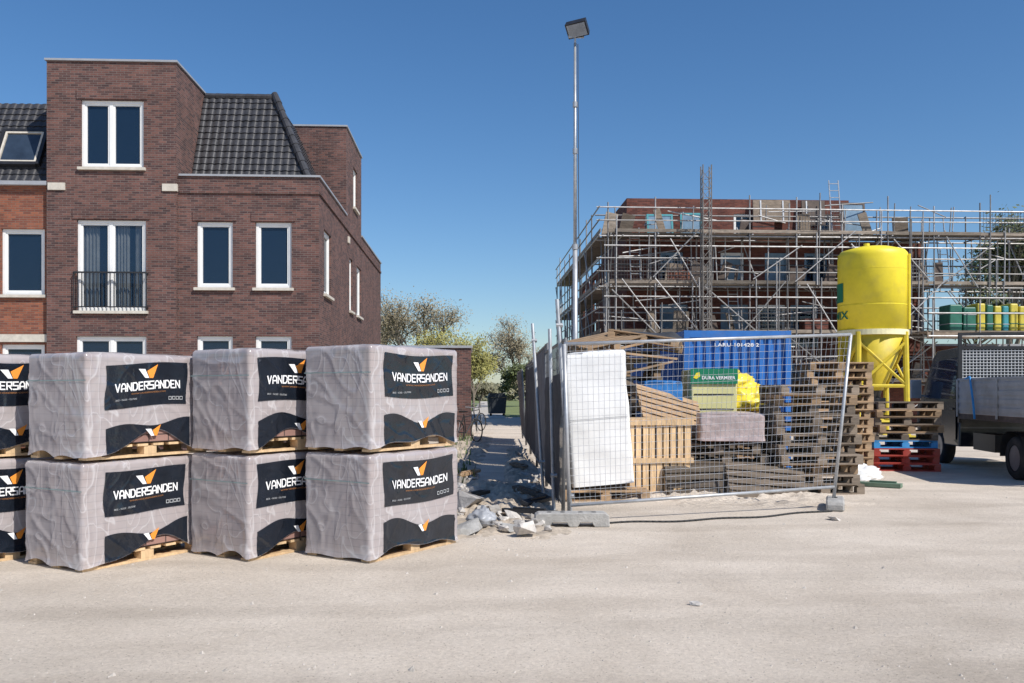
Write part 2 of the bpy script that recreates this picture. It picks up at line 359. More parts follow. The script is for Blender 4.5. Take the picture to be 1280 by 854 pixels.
def window(par,o,u,op,mull=(),depth=.10,fw=.075,fm='white',sill=True,curtain=False,pm='glass',sash=.045):
    a,b,c,d=op; o=V(o);u=V(u).normalized(); n=u.cross(V((0,0,1))); rz=math.atan2(u.y,u.x)
    P=lambda x,z,dd: o+u*x-n*dd+V((0,0,z))
    mb=MB(); e=.004
    def bar(x0,x1,z0,z1,dd,th): mb.box(P((x0+x1)/2,(z0+z1)/2,dd),(x1-x0,th,z1-z0),rz)
    bar(a+e,a+fw,c+e,d-e,depth,.08); bar(b-fw,b-e,c+e,d-e,depth,.08); bar(a+fw,b-fw,c+e,c+fw,depth,.076); bar(a+fw,b-fw,d-fw,d-e,depth,.076)
    xs=[a+fw]
    for m in mull:
        x=a+(b-a)*m; bar(x-fw*.6,x+fw*.6,c+fw,d-fw,depth,.072); xs+= [x-fw*.6,x+fw*.6]
    xs.append(b-fw)
    panes=[(xs[i],xs[i+1]) for i in range(0,len(xs),2)]
    for x0,x1 in panes:
        s=sash; zz0,zz1=c+fw,d-fw
        bar(x0,x0+s,zz0,zz1,depth+.01,.05); bar(x1-s,x1,zz0,zz1,depth+.01,.05); bar(x0+s,x1-s,zz0,zz0+s,depth+.01,.048); bar(x0+s,x1-s,zz1-s,zz1,depth+.01,.048)
    w=mb.build('window',M[fm],par)
    for x0,x1 in panes:
        g=MB(); g.poly([P(x0+sash-.01,c+fw+sash-.01,depth+.02),P(x1-sash+.01,c+fw+sash-.01,depth+.02),P(x1-sash+.01,d-fw-sash+.01,depth+.02),P(x0+sash-.01,d-fw-sash+.01,depth+.02)]); g.build('pane',M[pm],w)
    if sill:
        g=MB(); g.box(P((a+b)/2,c-.035,.03),(b-a+.12,.22,.07),rz); g.build('sill',M['stone'],w)
    if curtain:
        for x0,x1 in ((a+fw+.02,a+(b-a)*.28),(a+(b-a)*.52,a+(b-a)*.72),(a+(b-a)*.8,a+(b-a)*.93)):
            g=MB(); g.grid(40,1,lambda s,t:P(x0+(x1-x0)*s,c+.05+(d-c-.1)*t,depth+.12+.03*math.sin(s*28))); g.build('curtain',M['curtain'],w,True)
    return w
def tiles(mb,rows,lo,hi,P,nrm,pitch=.20):
    nrm=V(nrm).normalized(); st=pitch/6
    for r in range(rows):
        t0=r/rows; t1=min(1,(r+1.12)/rows); A=lo(t0);B=hi(t0)
        k0=math.floor(A/st); k1=math.ceil(B/st); prev=None
        for k in range(k0,k1+1):
            a0=min(max(k*st,A),B); a1=min(max(k*st,lo(t1)),hi(t1))
            ph=(a0/pitch)%1; h=.024*math.sin(math.pi*ph) if ph<.75 else .014*(1-ph)
            j=.005*noise.noise(V((math.floor(a0/pitch)*3.3,r*7.1,0)))
            h0=h+.032+j; p0=P(a0,t0)+nrm*h0; p1=P(a1,t1)+nrm*h; pb=P(a0,t0)+nrm*(h0-.036)
            if prev:
                mb.poly([prev[0],p0,p1,prev[1]]); mb.poly([prev[2],pb,p0,prev[0]])
            prev=(p0,p1,pb)
RZ=rad(2.6)
X_=V((1,0,0)); Y_=V((0,1,0))
house=thing('brick_house','dark red brick corner house with flat roofed stair bay and black tiled mansard roof','house',(-4.93,22.4,0),RZ)
w=MB()
opsL=[(.84,2.39,7.15,8.85),(.74,2.45,3.54,5.83),(.72,2.46,.9,2.90)]
oL=V((-6.76,0,0))
wall(w,oL,X_,3.2,0,9.82,opsL)
wall(w,(-3.56,0,0),Y_,8,0,9.82)
wall(w,(-6.76,8,0),-Y_,8,0,9.82)
wall(w,(-3.56,8,0),-X_,3.2,0,9.82)
w.build('wall',M['brick'],house)
w=MB(); w.poly([(-6.7,.05,9.7),(-3.6,.05,9.7),(-3.6,7.95,9.7),(-6.7,7.95,9.7)]); w.build('roof',M['coping'],house)
w=MB(); oR=V((-3.557,.1,0))
opsR=[(.48,1.38,4.15,5.83),(1.95,2.86,4.15,5.83),(.48,1.38,1.0,2.92),(1.95,2.86,1.0,2.92)]
wall(w,oR,X_,3.557,0,6.98,opsR); w.build('wall',M['brick'],house)
oS=V((0,.1,0))
opsS=[(.75,1.95,4.1,5.82),(5.6,6.35,4.1,5.8),(7.35,8.55,4.1,5.8)]
w=MB(); wall(w,oS,Y_,15.2,0,6.98,opsS); w.build('wall',M['brick'],house)
w=MB(); wall(w,(0,15.3,0),-X_,6.7,0,6.98); w.build('wall',M['brick'],house)
w=MB(); oT=V((0,5.0,0)); opsT=[(1.6,2.6,7.6,8.95)]
wall(w,(-4.2,5,0),X_,4.2,6.98,9.75); wall(w,oT,Y_,3.7,6.984,9.75,opsT); wall(w,(0,8.7,0),-X_,4.2,6.98,9.75); wall(w,(-4.2,8.7,0),-Y_,3.7,6.98,9.75)
w.build('wall',M['brick'],house)
w=MB(); w.poly([(-4.15,5.05,9.68),(-.05,5.05,9.68),(-.05,8.65,9.68),(-4.15,8.65,9.68)]); w.build('roof',M['coping'],house)
def course(a,b):
    w=MB(); w.b2(a,b); w.build('brick_course',M['brick'],house)
course((-3.5,.06,6.55),(.03,.098,6.63)); course((.002,.1,6.55),(.04,15.2,6.63))
for (a,b,c,d) in opsR[:2]: course((-3.557+a-.1,.075,d+.02),(-3.557+b+.1,.098,d+.26))
for (a,b,c,d) in opsL[:2]: course((-6.76+a-.1,-.025,d+.02),(-6.76+b+.1,-.002,d+.26))
def cop(*bs):
    c=MB()
    for a,b in bs: c.b2(a,b)
    c.build('coping',M['coping'],house)
cop(((-6.80,-.05,9.82),(-3.52,.25,9.87)),((-3.80,.25,9.822),(-3.52,8.03,9.872)),((-6.8,.25,9.822),(-6.5,8.03,9.872)))
cop(((-3.517,.05,6.98),(.04,.34,7.03)),((-.26,.34,6.982),(.04,4.99,7.032))); cop(((-.26,8.71,6.982),(.04,15.33,7.032)))
cop(((-4.24,4.96,9.75),(.04,5.25,9.80)),((-.25,5.25,9.752),(.04,8.73,9.802)),((-4.24,5.25,9.752),(-3.95,8.73,9.802)))
for a,b in (((-6.72,-.04,6.57),(-6.30,.05,6.75)),((-3.90,-.04,6.57),(-3.53,.05,6.75)),((-.001,5.3,6.2),(.045,5.55,6.4))):
    s=MB(); s.b2(a,b); s.build('stone_block',M['stone'],house)
rf=MB(); rf.poly([(-3.55,.15,6.7),(-.05,.15,6.7),(-.05,15.2,6.7),(-3.55,15.2,6.7)]); rf.build('roof',M['coping'],house)
zb,zt=6.85,9.72; v0,v1=1.06,2.31; ub,ut=-.36,-1.62
t=MB()
tiles(t,15,lambda q:-3.55,lambda q:ub+(ut-ub)*q,lambda a,q:V((a,v0+(v1-v0)*q,zb+(zt-zb)*q)),(0,-(zt-zb),v1-v0))
tiles(t,15,lambda q:v0+(v1-v0)*q,lambda q:4.98,lambda a,q:V((ub+(ut-ub)*q,a,zb+(zt-zb)*q)),((zt-zb),0,-(ut-ub)))
t.poly([(-3.55,v1,zt),(ut,v1,zt),(ut,4.98,zt),(-3.55,4.98,zt)])
rr=t.build('tiled_roof',M['tile'],house)
t=MB(); A=V((ub,v0,zb));B=V((ut,v1,zt))
for k in range(11): t.tube(A.lerp(B,k/11)+V((.03,-.03,.05)),A.lerp(B,(k+1.25)/11)+V((.03,-.03,.05)),.11,.09,n=10)
for k in range(7): t.tube(V((-3.5+k*.28,v1,zt+.03)),V((-3.5+(k+1.1)*.28,v1,zt+.03)),.09,.08,n=8)
t.build('ridge_cap',M['tile'],rr,False)
window(house,oL,X_,opsL[0],(.47,)); fr=window(house,oL,X_,opsL[1],(.48,),curtain=True); window(house,oL,X_,opsL[2],(.5,))
for q in opsR: window(house,oR,X_,q,())
for q in opsS: window(house,oS,Y_,q,())
window(house,oT,Y_,opsT[0],())
b=MB(); x0,x1=-6.76+.70,-6.76+2.49
b.b2((x0,-.10,4.48),(x1,-.06,4.52)); b.b2((x0,-.095,3.62),(x1,-.065,3.65))
for k in range(19):
    x=x0+(x1-x0)*k/18; b.b2((x-.009,-.09,3.65),(x+.009,-.07,4.48))
for x in (x0,x1): b.b2((x-.02,-.1,3.6),(x+.02,.0,3.64)); b.b2((x-.02,-.1,4.46),(x+.02,.0,4.5))
b.build('railing',M['black'],fr)
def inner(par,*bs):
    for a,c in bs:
        b=MB(); b.b2(a,c); b.build('room_dark_backing',M['dark'],par)  # near-black backing panels put the dimness of unlit rooms into colour
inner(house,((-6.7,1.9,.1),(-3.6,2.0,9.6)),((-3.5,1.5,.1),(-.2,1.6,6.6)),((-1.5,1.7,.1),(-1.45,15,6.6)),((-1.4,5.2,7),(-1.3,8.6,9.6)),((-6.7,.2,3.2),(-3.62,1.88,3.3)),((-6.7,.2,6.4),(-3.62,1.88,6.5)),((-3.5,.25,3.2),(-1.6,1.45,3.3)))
nb=thing('brick_house','orange red brick terraced house cut off by the left picture edge','house',(-4.93,22.4,0),RZ)
oN=V((-14,.15,0)); opsN=[(6.05,7.12,3.95,5.62),(6.05,7.12,.9,2.7),(3.5,4.6,3.95,5.62)]
w=MB(); wall(w,oN,X_,7.235,0,6.75,opsN); w.build('wall',M['brick2'],nb)
w=MB(); wall(w,(-6.765,9,0),-X_,7.235,0,6.75); w.build('wall',M['brick2'],nb)
for q in opsN: window(nb,oN,X_,q,())
w=MB(); w.b2((-14,.10,2.76),(-6.77,.146,2.95)); w.build('stone_band',M['stone'],nb)
w=MB(); w.b2((-14,.0,6.70),(-6.77,.3,6.80)); w.build('gutter',M['coping'],nb)
t=MB(); tiles(t,13,lambda q:-14,lambda q:-6.77,lambda a,q:V((a,.3+1.2*q,6.85+2.35*q)),(0,-2.35,1.2)); t.poly([(-14,1.5,9.2),(-6.77,1.5,9.2),(-6.77,8,9.0),(-14,8,9.0)])
trf=t.build('tiled_roof',M['tile'],nb)
sl=V((0,1.2,2.35)).normalized(); nn=V((0,-2.35,1.2)).normalized()
rm=Matrix((X_,sl,nn)).transposed()
cc=V((-7.72,.78,7.76))
w=MB()
for sx in (-.54,.54): w.box(cc+X_*sx+nn*.10,(.09,1.15,.14),rot=rm)
for sy in (-.55,.55): w.box(cc+sl*sy+nn*.10,(.99,.09,.14),rot=rm)
sk=w.build('skylight',M['black'],trf)
w=MB()
for sx in (-.46,.46): w.box(cc+X_*sx+nn*.13,(.05,1.0,.06),rot=rm)
for sy in (-.48,.48): w.box(cc+sl*sy+nn*.13,(.87,.05,.06),rot=rm)
w.build('skylight_frame',M['stone'],trf)
w=MB(); w.box(cc+nn*.10,(.86,.9,.04),rot=rm); w.build('skylight_pane',M['skyglass'],trf)
inner(nb,((-13.9,1.6,.1),(-6.9,1.7,6.6)))
sh=thing('brick_shed','low dark brick outbuilding standing right of the corner house beside the alley','shed',(-2.3,29,0),RZ)
w=MB(); wall(w,(-1.4,0,0),X_,2.35,0,2.95); wall(w,(.95,0,0),Y_,3.5,0,2.95); wall(w,(.95,3.5,0),-X_,2.35,0,2.95); wall(w,(-1.4,3.5,0),-Y_,3.5,0,2.95); w.build('wall',M['brick'],sh)
w=MB(); w.b2((-1.45,-.05,2.95),(1.0,3.55,3.03)); w.build('roof',M['coping'],sh)
# ---- building under construction
SC=V((3.9,35.5,0))
bl=thing('unfinished_building','unfinished red brick building standing behind the scaffolding','building',SC,RZ)
oF=V((1.0,1.5,0))
opsF=[]
for x in (1.4,4.0,5.9,7.6,9.9): opsF.append((x,x+1.0,5.9,7.4))
for x in (1.4,4.0,5.6,7.0,9.9): opsF.append((x,x+1.2,3.4,5.2))
for x in (1.4,4.4,7.6): opsF.append((x,x+1.4,.3,2.4))
sideops=[(2,3,5.85,7.5),(6,7.2,5.85,7.5),(10,11,5.85,7.5),(6,7.2,3.3,5.2)]
w=MB(); wall(w,oF,X_,12.8,0,7.9,opsF); wall(w,(1,18,0),-Y_,16.5,0,7.9,sideops); wall(w,(13.8,1.5,0),Y_,9,0,7.9); w.build('wall',M['brick3'],bl)
w=MB(); o2=V((1.05,1.8,0)); ops2=[(4.6,5.6,7.95,9.1),(8.3,8.9,7.95,9.1)]
wall(w,o2,X_,9.6,7.92,9.72,ops2); wall(w,(1.05,9,0),-Y_,7.2,7.92,9.72); wall(w,(10.65,1.8,0),Y_,7.2,7.92,9.72); wall(w,(10.65,9,0),-X_,9.6,7.92,9.72); w.build('wall',M['brick3'],bl)
w=MB(); w.b2((1.02,1.55,7.8),(13.7,10.4,7.88)); w.build('roof',M['coping'],bl)
w=MB(); w.b2((1.08,1.85,9.6),(10.6,8.95,9.7)); w.build('roof',M['coping'],bl)
w=MB(); wall(w,(13.82,2.2,0),X_,8,0,3.5,[(1,3.2,.1,2.6),(4.4,6.6,.1,2.6)]); w.build('wall',M['brick3'],bl)
w=MB(); w.b2((13.82,2.25,3.5),(21.8,9,3.6)); w.build('roof',M['coping'],bl)
inner(bl,((1.2,3.0,.1),(13.7,3.1,7.7)),((13.9,4,.1),(21.7,4.1,3.4)),((3.2,3.2,.1),(3.3,17,7.7)))
for i,q in enumerate(opsF): window(bl,oF,X_,q,(.5,) if i%3==0 else (),fm='white' if i%3==1 else 'bluegrey',sill=False,pm='bluegrey' if i%4 in (1,2) else 'glass')
for q in ops2: window(bl,o2,X_,q,(),sill=False,fm='white')
# ---- scaffolding
sf=thing('scaffolding','grey tube scaffolding with plank decks wrapped around the unfinished brick building','scaffolding',SC,RZ)
levels=[1.9,3.85,5.85,7.9]; XL=19.2; YL=18
def part1(name,m,fn):
    mb=MB(); fn(mb); return mb.build(name,m,sf)
r_=.03
cnt={}
def T(name,a,b,r=r_,m='scaf'):
    k=cnt.get(name,0)
    if k>=98: return
    cnt[name]=k+1; mb=MB(); mb.tube(a,b,r,n=5); mb.build(name,M[m],sf)
xs=[i*1.92 for i in range(11)]; ys=[i*2.25 for i in range(1,9)]
for x in xs:
    for y in (0,1.05):
        top=9.15+R.uniform(-.1,.5) if y==0 else 8.6+R.uniform(-.3,.6)
        T('standard',(x+R.uniform(-.03,.03),y,0),(x+R.uniform(-.03,.03),y,top))
for y in ys:
    for x in (-.35,.6): T('standard',(x,y,0),(x+R.uniform(-.04,.04),y,9.0+R.uniform(-.3,.5)))
for i in range(46):
    x=R.uniform(-.2,XL); z0=R.choice([0,1.9,3.85,3.85,5.85]); T('standard',(x,-.07,z0),(x+R.uniform(-.08,.08),-.07,min(9.6,z0+R.choice([2.2,3,4,5])+R.uniform(-.3,.3))),r_*.9)
for i in range(8):
    y=R.uniform(.5,16); T('standard',(-.42,y,0),(-.42,y,R.uniform(5,9.2)))
for i in range(90):
    x=R.uniform(.2,XL-1); z0=R.choice([1.9,3.85,3.85,5.85,5.85,7.9]); y=R.uniform(.2,1.35); T('inner_standard',(x,y,z0-.1),(x+R.uniform(-.1,.1),y,z0+(R.uniform(.9,1.5) if z0>7 else R.uniform(1.6,2.4))),r_*.85)
for z in levels:
    for y in (0,1.05): T('ledger',(-.4,y+.05,z-.09),(XL+.3,y+.05,z-.09+R.uniform(-.03,.03)))
    for x in (-.35,.6): T('ledger',(x-.05,-.2,z-.1),(x-.05,YL+.2,z-.1))
    T('ledger',(-.4,1.1,z+.95),(XL+.3,1.1,z+.97)); T('ledger',(-.2,-.1,z-.5),(R.uniform(6,XL),-.1,z-.52))
    for x in xs: T('transom',(x+.06,-.25,z-.04),(x+.06,1.35,z-.04))
    for hh in (.52,1.05):
        T('guard_rail',(-.5,-.05,z+hh),(XL+.3,-.05,z+hh+R.uniform(-.05,.05)),r_*.9)
        T('guard_rail',(-.4,-.2,z+hh),(-.4,YL+.2,z+hh))
    for i in range(10):
        part1('deck',M['plank'],lambda mb:[mb.box(((i+.5)*1.92+R.uniform(-.05,.05),.14+k*.235,z+.02+.004*k),(1.90+R.uniform(-.05,.2),.21,.05)) for k in range(6 if i<7 else 4)])
    for i in range(7):
        part1('deck',M['plank'],lambda mb:mb.box((.12,1.15+(i+.5)*2.4,z+.022),(.85,2.36,.05)))
    for i in range(5):
        part1('toe_board',M['plank'],lambda mb:mb.box(((i+.5)*3.85+R.uniform(-.1,.1),-.02-.035*(i%2),z+.10+R.uniform(-.02,.03)),(3.95,.03,.13)))
    part1('toe_board',M['plank'],lambda mb:mb.box((-.33,YL/2,z+.13),(.03,YL,.15)))
for i in range(10):
    for z in levels[:-1]+[0]:
        for rep in range(2):
            if R.random()<.62:
                s=1 if R.random()<.5 else -1; a,b=(xs[i],xs[i+1]) if s>0 else (xs[i+1],xs[i])
                T('brace',(a+R.uniform(-.3,.3),-.12-.05*rep,z+R.uniform(-.1,.3)),(b+R.uniform(-.5,.6),-.12-.05*rep,z+R.uniform(1.6,2.3)),r_*.85)
for i in range(7):
    for z in (0,1.9,3.85,5.85):
        if R.random()<.8: T('brace',(-.42,ys[i],z),(-.42,ys[i+1],z+2.0),r_*.9)
for i in range(10):
    for q in range(2): T('tie_tube',(xs[i]+R.uniform(-.5,.5),0,R.choice(levels)+R.uniform(-.2,.3)),(xs[i]+R.uniform(-.3,.3),1.6,R.choice(levels)+R.uniform(-.4,.6)),r_*.8)
for i in range(60):
    x=R.uniform(0,XL-2.5); z=R.choice(levels)+R.uniform(-1.2,1.4); T('loose_tube',(x,R.uniform(-.1,.8),z),(x+R.uniform(.6,2.4),R.uniform(-.1,.8),z+R.uniform(-.4,.4)),r_*.8)
for i in range(44):
    x=R.uniform(-.1,14); z=R.choice(levels)+.08; part1('loose_board',M[R.choice(['plank','wood_old','rust','rust','wood_old'])],lambda mb:mb.box((x,R.uniform(.25,.8),z+.4),(R.uniform(.08,.7),.05,R.uniform(.5,1.2)),rot=Matrix.Rotation(R.uniform(-.4,.4),3,'Y')))
for i,z in ((0,5.85),(1,5.85),(3,3.85),(4,7.9),(6,5.85),(7,3.85),(2,1.9),(8,7.9),(9,5.85),(5,5.85)):
    def gd(mb):
        for k in range(14): mb.tube((xs[i]+.1+k*.13,-.09,z+.2),(xs[i]+.1+k*.13,-.09,z+1.0),.008,n=3)
        for k in range(6): mb.tube((xs[i]+.08,-.095,z+.22+k*.15),(xs[i]+1.82,-.095,z+.22+k*.15),.008,n=3)
    part1('brick_guard',M['scaf'],gd)
for x,z0 in ((9.6,7.95),(1.2,5.9),(12.2,3.9),(5.3,3.9),(7.9,1.9),(3.4,1.9),(14.2,5.9)):
    def lad(mb):
        z1=z0+2.4
        for s in (-.2,.2): mb.tube((x+s,.5,z0),(x+s,.9,z1),.025)
        for k in range(8): mb.tube((x-.2,.5+.05*k,z0+.3*k+.15),(x+.2,.5+.05*k,z0+.3*k+.15),.016)
    part1('ladder',M['steel'],lad)
for k in range(5): part1('loading_deck',M['plank'],lambda mb:mb.box((15.6,-1.25+k*.24,3.9),(6.4,.22,.05)))
part1('loading_deck',M['wood_old'],lambda mb:mb.box((15.6,-1.40,3.72),(6.4,.06,.26)))
for x in (12.6,14.5,16.5,18.6): T('bay_standard',(x,-1.46,0),(x,-1.46,5.2))
T('bay_ledger',(12.4,-1.50,3.7),(18.9,-1.50,3.7)); T('bay_rail',(12.4,-1.50,5.2),(18.9,-1.50,5.2)); T('bay_rail',(12.4,-1.50,4.6),(18.9,-1.50,4.6))
cr,sr=math.cos(RZ),math.sin(RZ)
def SW(x,y,z): return V((SC.x+x*cr-y*sr,SC.y+x*sr+y*cr,z))
gx=13.45
for i,(cm,wd,hh) in enumerate((('green2',.55,1.05),('green2',.55,.95),('yellowpack',.36,1.1),('green2',.3,1.05),('yellowpack',.32,1.0),('teal',.28,1.0),('yellowpack',.36,1.1),('yellowpack',.32,1.0))):
    pk=thing('insulation_pack','%s insulation pack on the scaffold loading deck, %s from the left'%({'green2':'dark green','yellowpack':'yellow','teal':'thin teal'}[cm],['first','second','third','fourth','fifth','sixth','seventh','eighth'][i]),'pack',SW(gx+wd/2,-.7,3.93),RZ,None)
    mb=MB(); mb.box((0,0,hh/2),(wd-.04,.85,hh)); ob=mb.build('pack_body',M[cm],pk); bv=ob.modifiers.new('b','BEVEL'); bv.width=.05; bv.segments=2
    for z in (.3,.75):
        mb=MB(); mb.box((0,0,z*hh/1.1),(wd-.03,.87,.03)); mb.build('band',M['greyprint'] if cm!='yellowpack' else M['green2'],pk)
    gx+=wd+.02
def deckpack(x,z,wd,hh,m,lab):
    o=thing('brick_pack',lab,'brick pack',SW(x,.5,z+.06),RZ); mb=MB(); mb.box((0,0,hh/2),(wd,.6,hh)); mb.build('brick_block',M[m],o)
    mb=MB(); mb.box((0,0,hh*.6),(wd+.01,.61,.03)); mb.build('strap',M['black'],o)
deckpack(6.4,7.9,.9,.5,'brick3','small red brick pack on the top scaffold deck beside the hoist mast')
deckpack(12.0,5.85,1.0,.6,'brick3','red brick pack on the third scaffold deck left of the silo top')
deckpack(2.9,5.85,.9,.55,'brick2','orange brick pack on the third scaffold deck near the left corner')
deckpack(8.6,3.85,1.0,.6,'brick3','red brick pack on the second scaffold deck above the blue container')
def board(name,label,cat,x,y,z,d,m,rx=0,frame=False):
    o=thing(name,label,cat,SW(x,y,z),RZ)
    mb=MB()
    if frame:
        for sx in (-1,1): mb.box((sx*(d[0]/2-.04),0,d[2]/2),(.08,.06,d[2]))
        for sz in (.04,d[2]-.04): mb.box((0,0,sz),(d[0]-.16,.058,.08))
        mb.build('frame',M[m],o); mb=MB(); mb.box((0,0,d[2]/2),(d[0]-.16,.02,d[2]-.16)); mb.build('pane',M['bluegrey'],o)
    else:
        mb.box((0,0,d[2]/2),d); mb.build('board',M[m],o)
        for q in (-.3,.3):
            mb=MB(); mb.box((d[0]*q,-d[1]/2-.012,d[2]/2),(.06,.02,d[2]-.05)); mb.build('batten',M['steel'],o)
    o.rotation_euler=(rx,0,RZ); return o
board('window_frame','teal framed window leaning on the scaffold top deck, left end','window frame',2.3,.9,7.97,(1.1,.06,.95),'teal',-.2,True)
board('window_frame','second teal framed window on the scaffold top deck beside the hoist mast','window frame',3.6,.9,7.97,(.9,.06,1.0),'teal',-.15,True)
board('window_frame','dark framed window standing on the scaffold top deck above the silo','window frame',10.5,.85,7.97,(1.0,.06,1.5),'rust',-.15,True)
board('formwork_panel','grey timber formwork panel leaning at the top of the brick wall','formwork',7.2,1.5,8.7,(1.6,.08,.95),'wood_old',-.1)
board('formwork_panel','brown timber formwork panel near the ladder on the top deck','formwork',9.0,1.5,8.6,(1.0,.08,1.05),'rust',-.1)
hm=thing('hoist_mast','tall grey lattice hoist mast rising through the scaffolding above the roof','mast',(7.72,35.0,0),RZ)
for x,y in ((-.17,-.17),(.17,-.17),(.17,.17),(-.17,.17)):
    mb=MB(); mb.tube((x,y,0),(x,y,10.5),.024); mb.build('chord',M['mast'],hm)
mb=MB()
for k in range(26):
    z=k*.4
    for a,b in (((-.17,-.17),(.17,-.17)),((.17,-.17),(.17,.17)),((.17,.17),(-.17,.17)),((-.17,.17),(-.17,-.17))):
        mb.tube((*a,z),(*b,z),.013,n=4); mb.tube((*a,z),(*b,z+.4),.013,n=4)
mb.build('lattice',M['mast'],hm)
# ------------------------------------------------------------------ silo
SI=(PX(1090.5,30),30,0)
si=thing('mortar_silo','tall yellow mortar silo with conical bottom and green lettering behind the pallet stacks','silo',SI)
mb=MB(); mb.lathe([(1.12,3.58),(1.12,6.05),(1.11,6.17),(1.02,6.28),(.6,6.40),(.15,6.44)],(0,0,0),n=48); mb.build('tank',M['yellow'],si,True)
mb=MB(); mb.lathe([(1.15,3.40),(1.15,3.58)],(0,0,0),n=48); mb.build('rim',M['rim_pale'],si,False)
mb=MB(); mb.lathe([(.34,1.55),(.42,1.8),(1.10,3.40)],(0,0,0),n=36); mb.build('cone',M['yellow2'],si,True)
mb=MB(); mb.lathe([(.24,1.3),(.30,1.55)],(0,0,0),n=16); mb.b2((-.32,-.32,.8),(.32,.32,1.3)); mb.build('outlet',M['black'],si)
for a in (45,135,225,315):
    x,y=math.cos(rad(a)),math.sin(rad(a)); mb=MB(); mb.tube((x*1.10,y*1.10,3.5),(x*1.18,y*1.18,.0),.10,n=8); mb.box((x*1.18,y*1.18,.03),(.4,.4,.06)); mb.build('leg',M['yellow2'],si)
for a in range(4):
    p=[V((math.cos(rad(45+90*(a+k)))*1.15,math.sin(rad(45+90*(a+k)))*1.15,0)) for k in (0,1)]
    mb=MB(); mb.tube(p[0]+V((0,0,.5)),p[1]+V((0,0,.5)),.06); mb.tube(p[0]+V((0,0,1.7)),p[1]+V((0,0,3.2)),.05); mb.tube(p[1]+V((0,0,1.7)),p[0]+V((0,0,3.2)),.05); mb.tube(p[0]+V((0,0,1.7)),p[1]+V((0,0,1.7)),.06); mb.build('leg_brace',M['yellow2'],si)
for z in (4.4,5.6):
    mb=MB(); mb.lathe([(1.126,z),(1.126,z+.03)],(0,0,0),n=48,cap=False); mb.build('weld_seam',M['yellow'],si)
def cyl(rr,ang0,z0): return lambda x,y:(rr*math.cos(ang0+x/rr),rr*math.sin(ang0+x/rr),z0+y)
mb=MB(); put_text(mb,'BEAMIX',1.7,.27,cyl(1.14,rad(-196),4.08),.02); mb.build('lettering',M['green'],si)
for ang in (rad(-204),rad(-2)):
    mb=MB(); mb.grid(16,1,lambda a,b:V(cyl(1.135,ang+.35*(1 if ang<-1 else 0),4.85)((a-.5)*.7,(b-.5)*.65))); mb.build('logo_square',M['green'],si)
mb=MB(); mb.tube((.95,-.69,3.6),(.95,-.69,6.1),.04,n=6); mb.build('filler_pipe',M['yellow'],si)
mb=MB(); mb.tube((-.2,0,6.4),(-.2,0,6.55),.10,n=10); mb.build('hatch',M['yellow'],si)
# ------------------------------------------------------------------ container
CW,CD,CH=1.98,6,2.62
ct=thing('shipping_container','blue corrugated steel storage container with white serial number behind the yellow bags','container',(3.13,16.0,0),rad(3))
mb=MB()
def corr(P0,du,L,nrm):
    n=int(L/.16); st=L/n; pts=[]
    for k in range(n):
        a=k*st
        for q,dd in ((0,0),(.4,0),(.55,.05),(.85,.05)): pts.append((a+q*st,dd))
    pts.append((L,0))
    for (a,d),(b,e) in zip(pts[:-1],pts[1:]):
        p=P0+du*a-nrm*d; q=P0+du*b-nrm*e
        mb.poly([p+V((0,0,.15)),q+V((0,0,.15)),q+V((0,0,CH-.12)),p+V((0,0,CH-.12))])
corr(V((.08,.03,0)),X_,CW-.16,V((0,-1,0))); corr(V((.03,CD-.08,0)),-Y_,CD-.16,V((-1,0,0))); corr(V((CW-.03,.08,0)),Y_,CD-.16,V((1,0,0))); corr(V((CW-.08,CD-.03,0)),-X_,CW-.16,V((0,1,0)))
mb.build('side_panel',M['blue'],ct)
mb=MB()
for x in (0,CW):
    for y in (0,CD): mb.b2((x if x==0 else x-.1,y if y==0 else y-.1,.0),(x+.1 if x==0 else x,y+.1 if y==0 else y,CH))
mb.b2((.1,.002,CH-.13),(CW-.1,.098,CH-.003)); mb.b2((.1,.002,.03),(CW-.1,.098,.16)); mb.b2((.002,.1,CH-.13),(.098,CD-.1,CH-.003)); mb.b2((.002,.1,.03),(.098,CD-.1,.16)); mb.b2((CW-.098,.1,CH-.13),(CW-.002,CD-.1,CH-.003)); mb.b2((.1,CD-.098,CH-.13),(CW-.1,CD-.002,CH-.003))
mb.build('corner_frame',M['blue'],ct)
mb=MB(); mb.b2((.1,.1,CH-.06),(CW-.1,CD-.1,CH-.03)); mb.build('roof',M['blue'],ct)
mb=MB(); put_text(mb,'LARU 101428 2',.82,.065,lambda x,y:(.98+x,.02,2.36+y),.01); mb.build('lettering',M['whiteprint'],ct)
# ------------------------------------------------------------------ pallets
def make_pallet(L,W,m,label,loc=(0,0,0),rot=0,hh=.144,group=None):
    o=thing('wooden_pallet',label,'pallet',loc,rot,group)
    mb=MB(); n=7
    for k in range(n):
        y=-W/2+.05+(W-.1)*k/(n-1); mb.box((R.uniform(-.01,.01),y,hh-.011),(L,.10 if k in (0,n-1) else .085,.022))
    for x in (-L/2+.05,0,L/2-.05): mb.box((x,0,hh-.033),(.098,W-.004,.021))
    mb.build('top_deck',m,o)
    for y in (-W/2+.05,0,W/2-.05):
        mb=MB()
        for x in (-L/2+.06,0,L/2-.06): mb.box((x,y,.061),(.12 if x else .14,.098,.077))
        mb.box((0,y,.011),(L-.004,.1,.022)); mb.build('bearer',m,o)
    return o
GP='wooden pallets stacked behind the fence'
PW=make_pallet(1.2,.8,M['wood_old'],'',(4.5,13.25,0),.05,group=GP)
ordn=['lowest','second from bottom','third from bottom','fourth from bottom','fifth from bottom','sixth from bottom','seventh from bottom','eighth from bottom','ninth from bottom','tenth from bottom','eleventh from bottom','twelfth from bottom','thirteenth from bottom','fourteenth from bottom','fifteenth from bottom']
protos={'wood_old':PW}
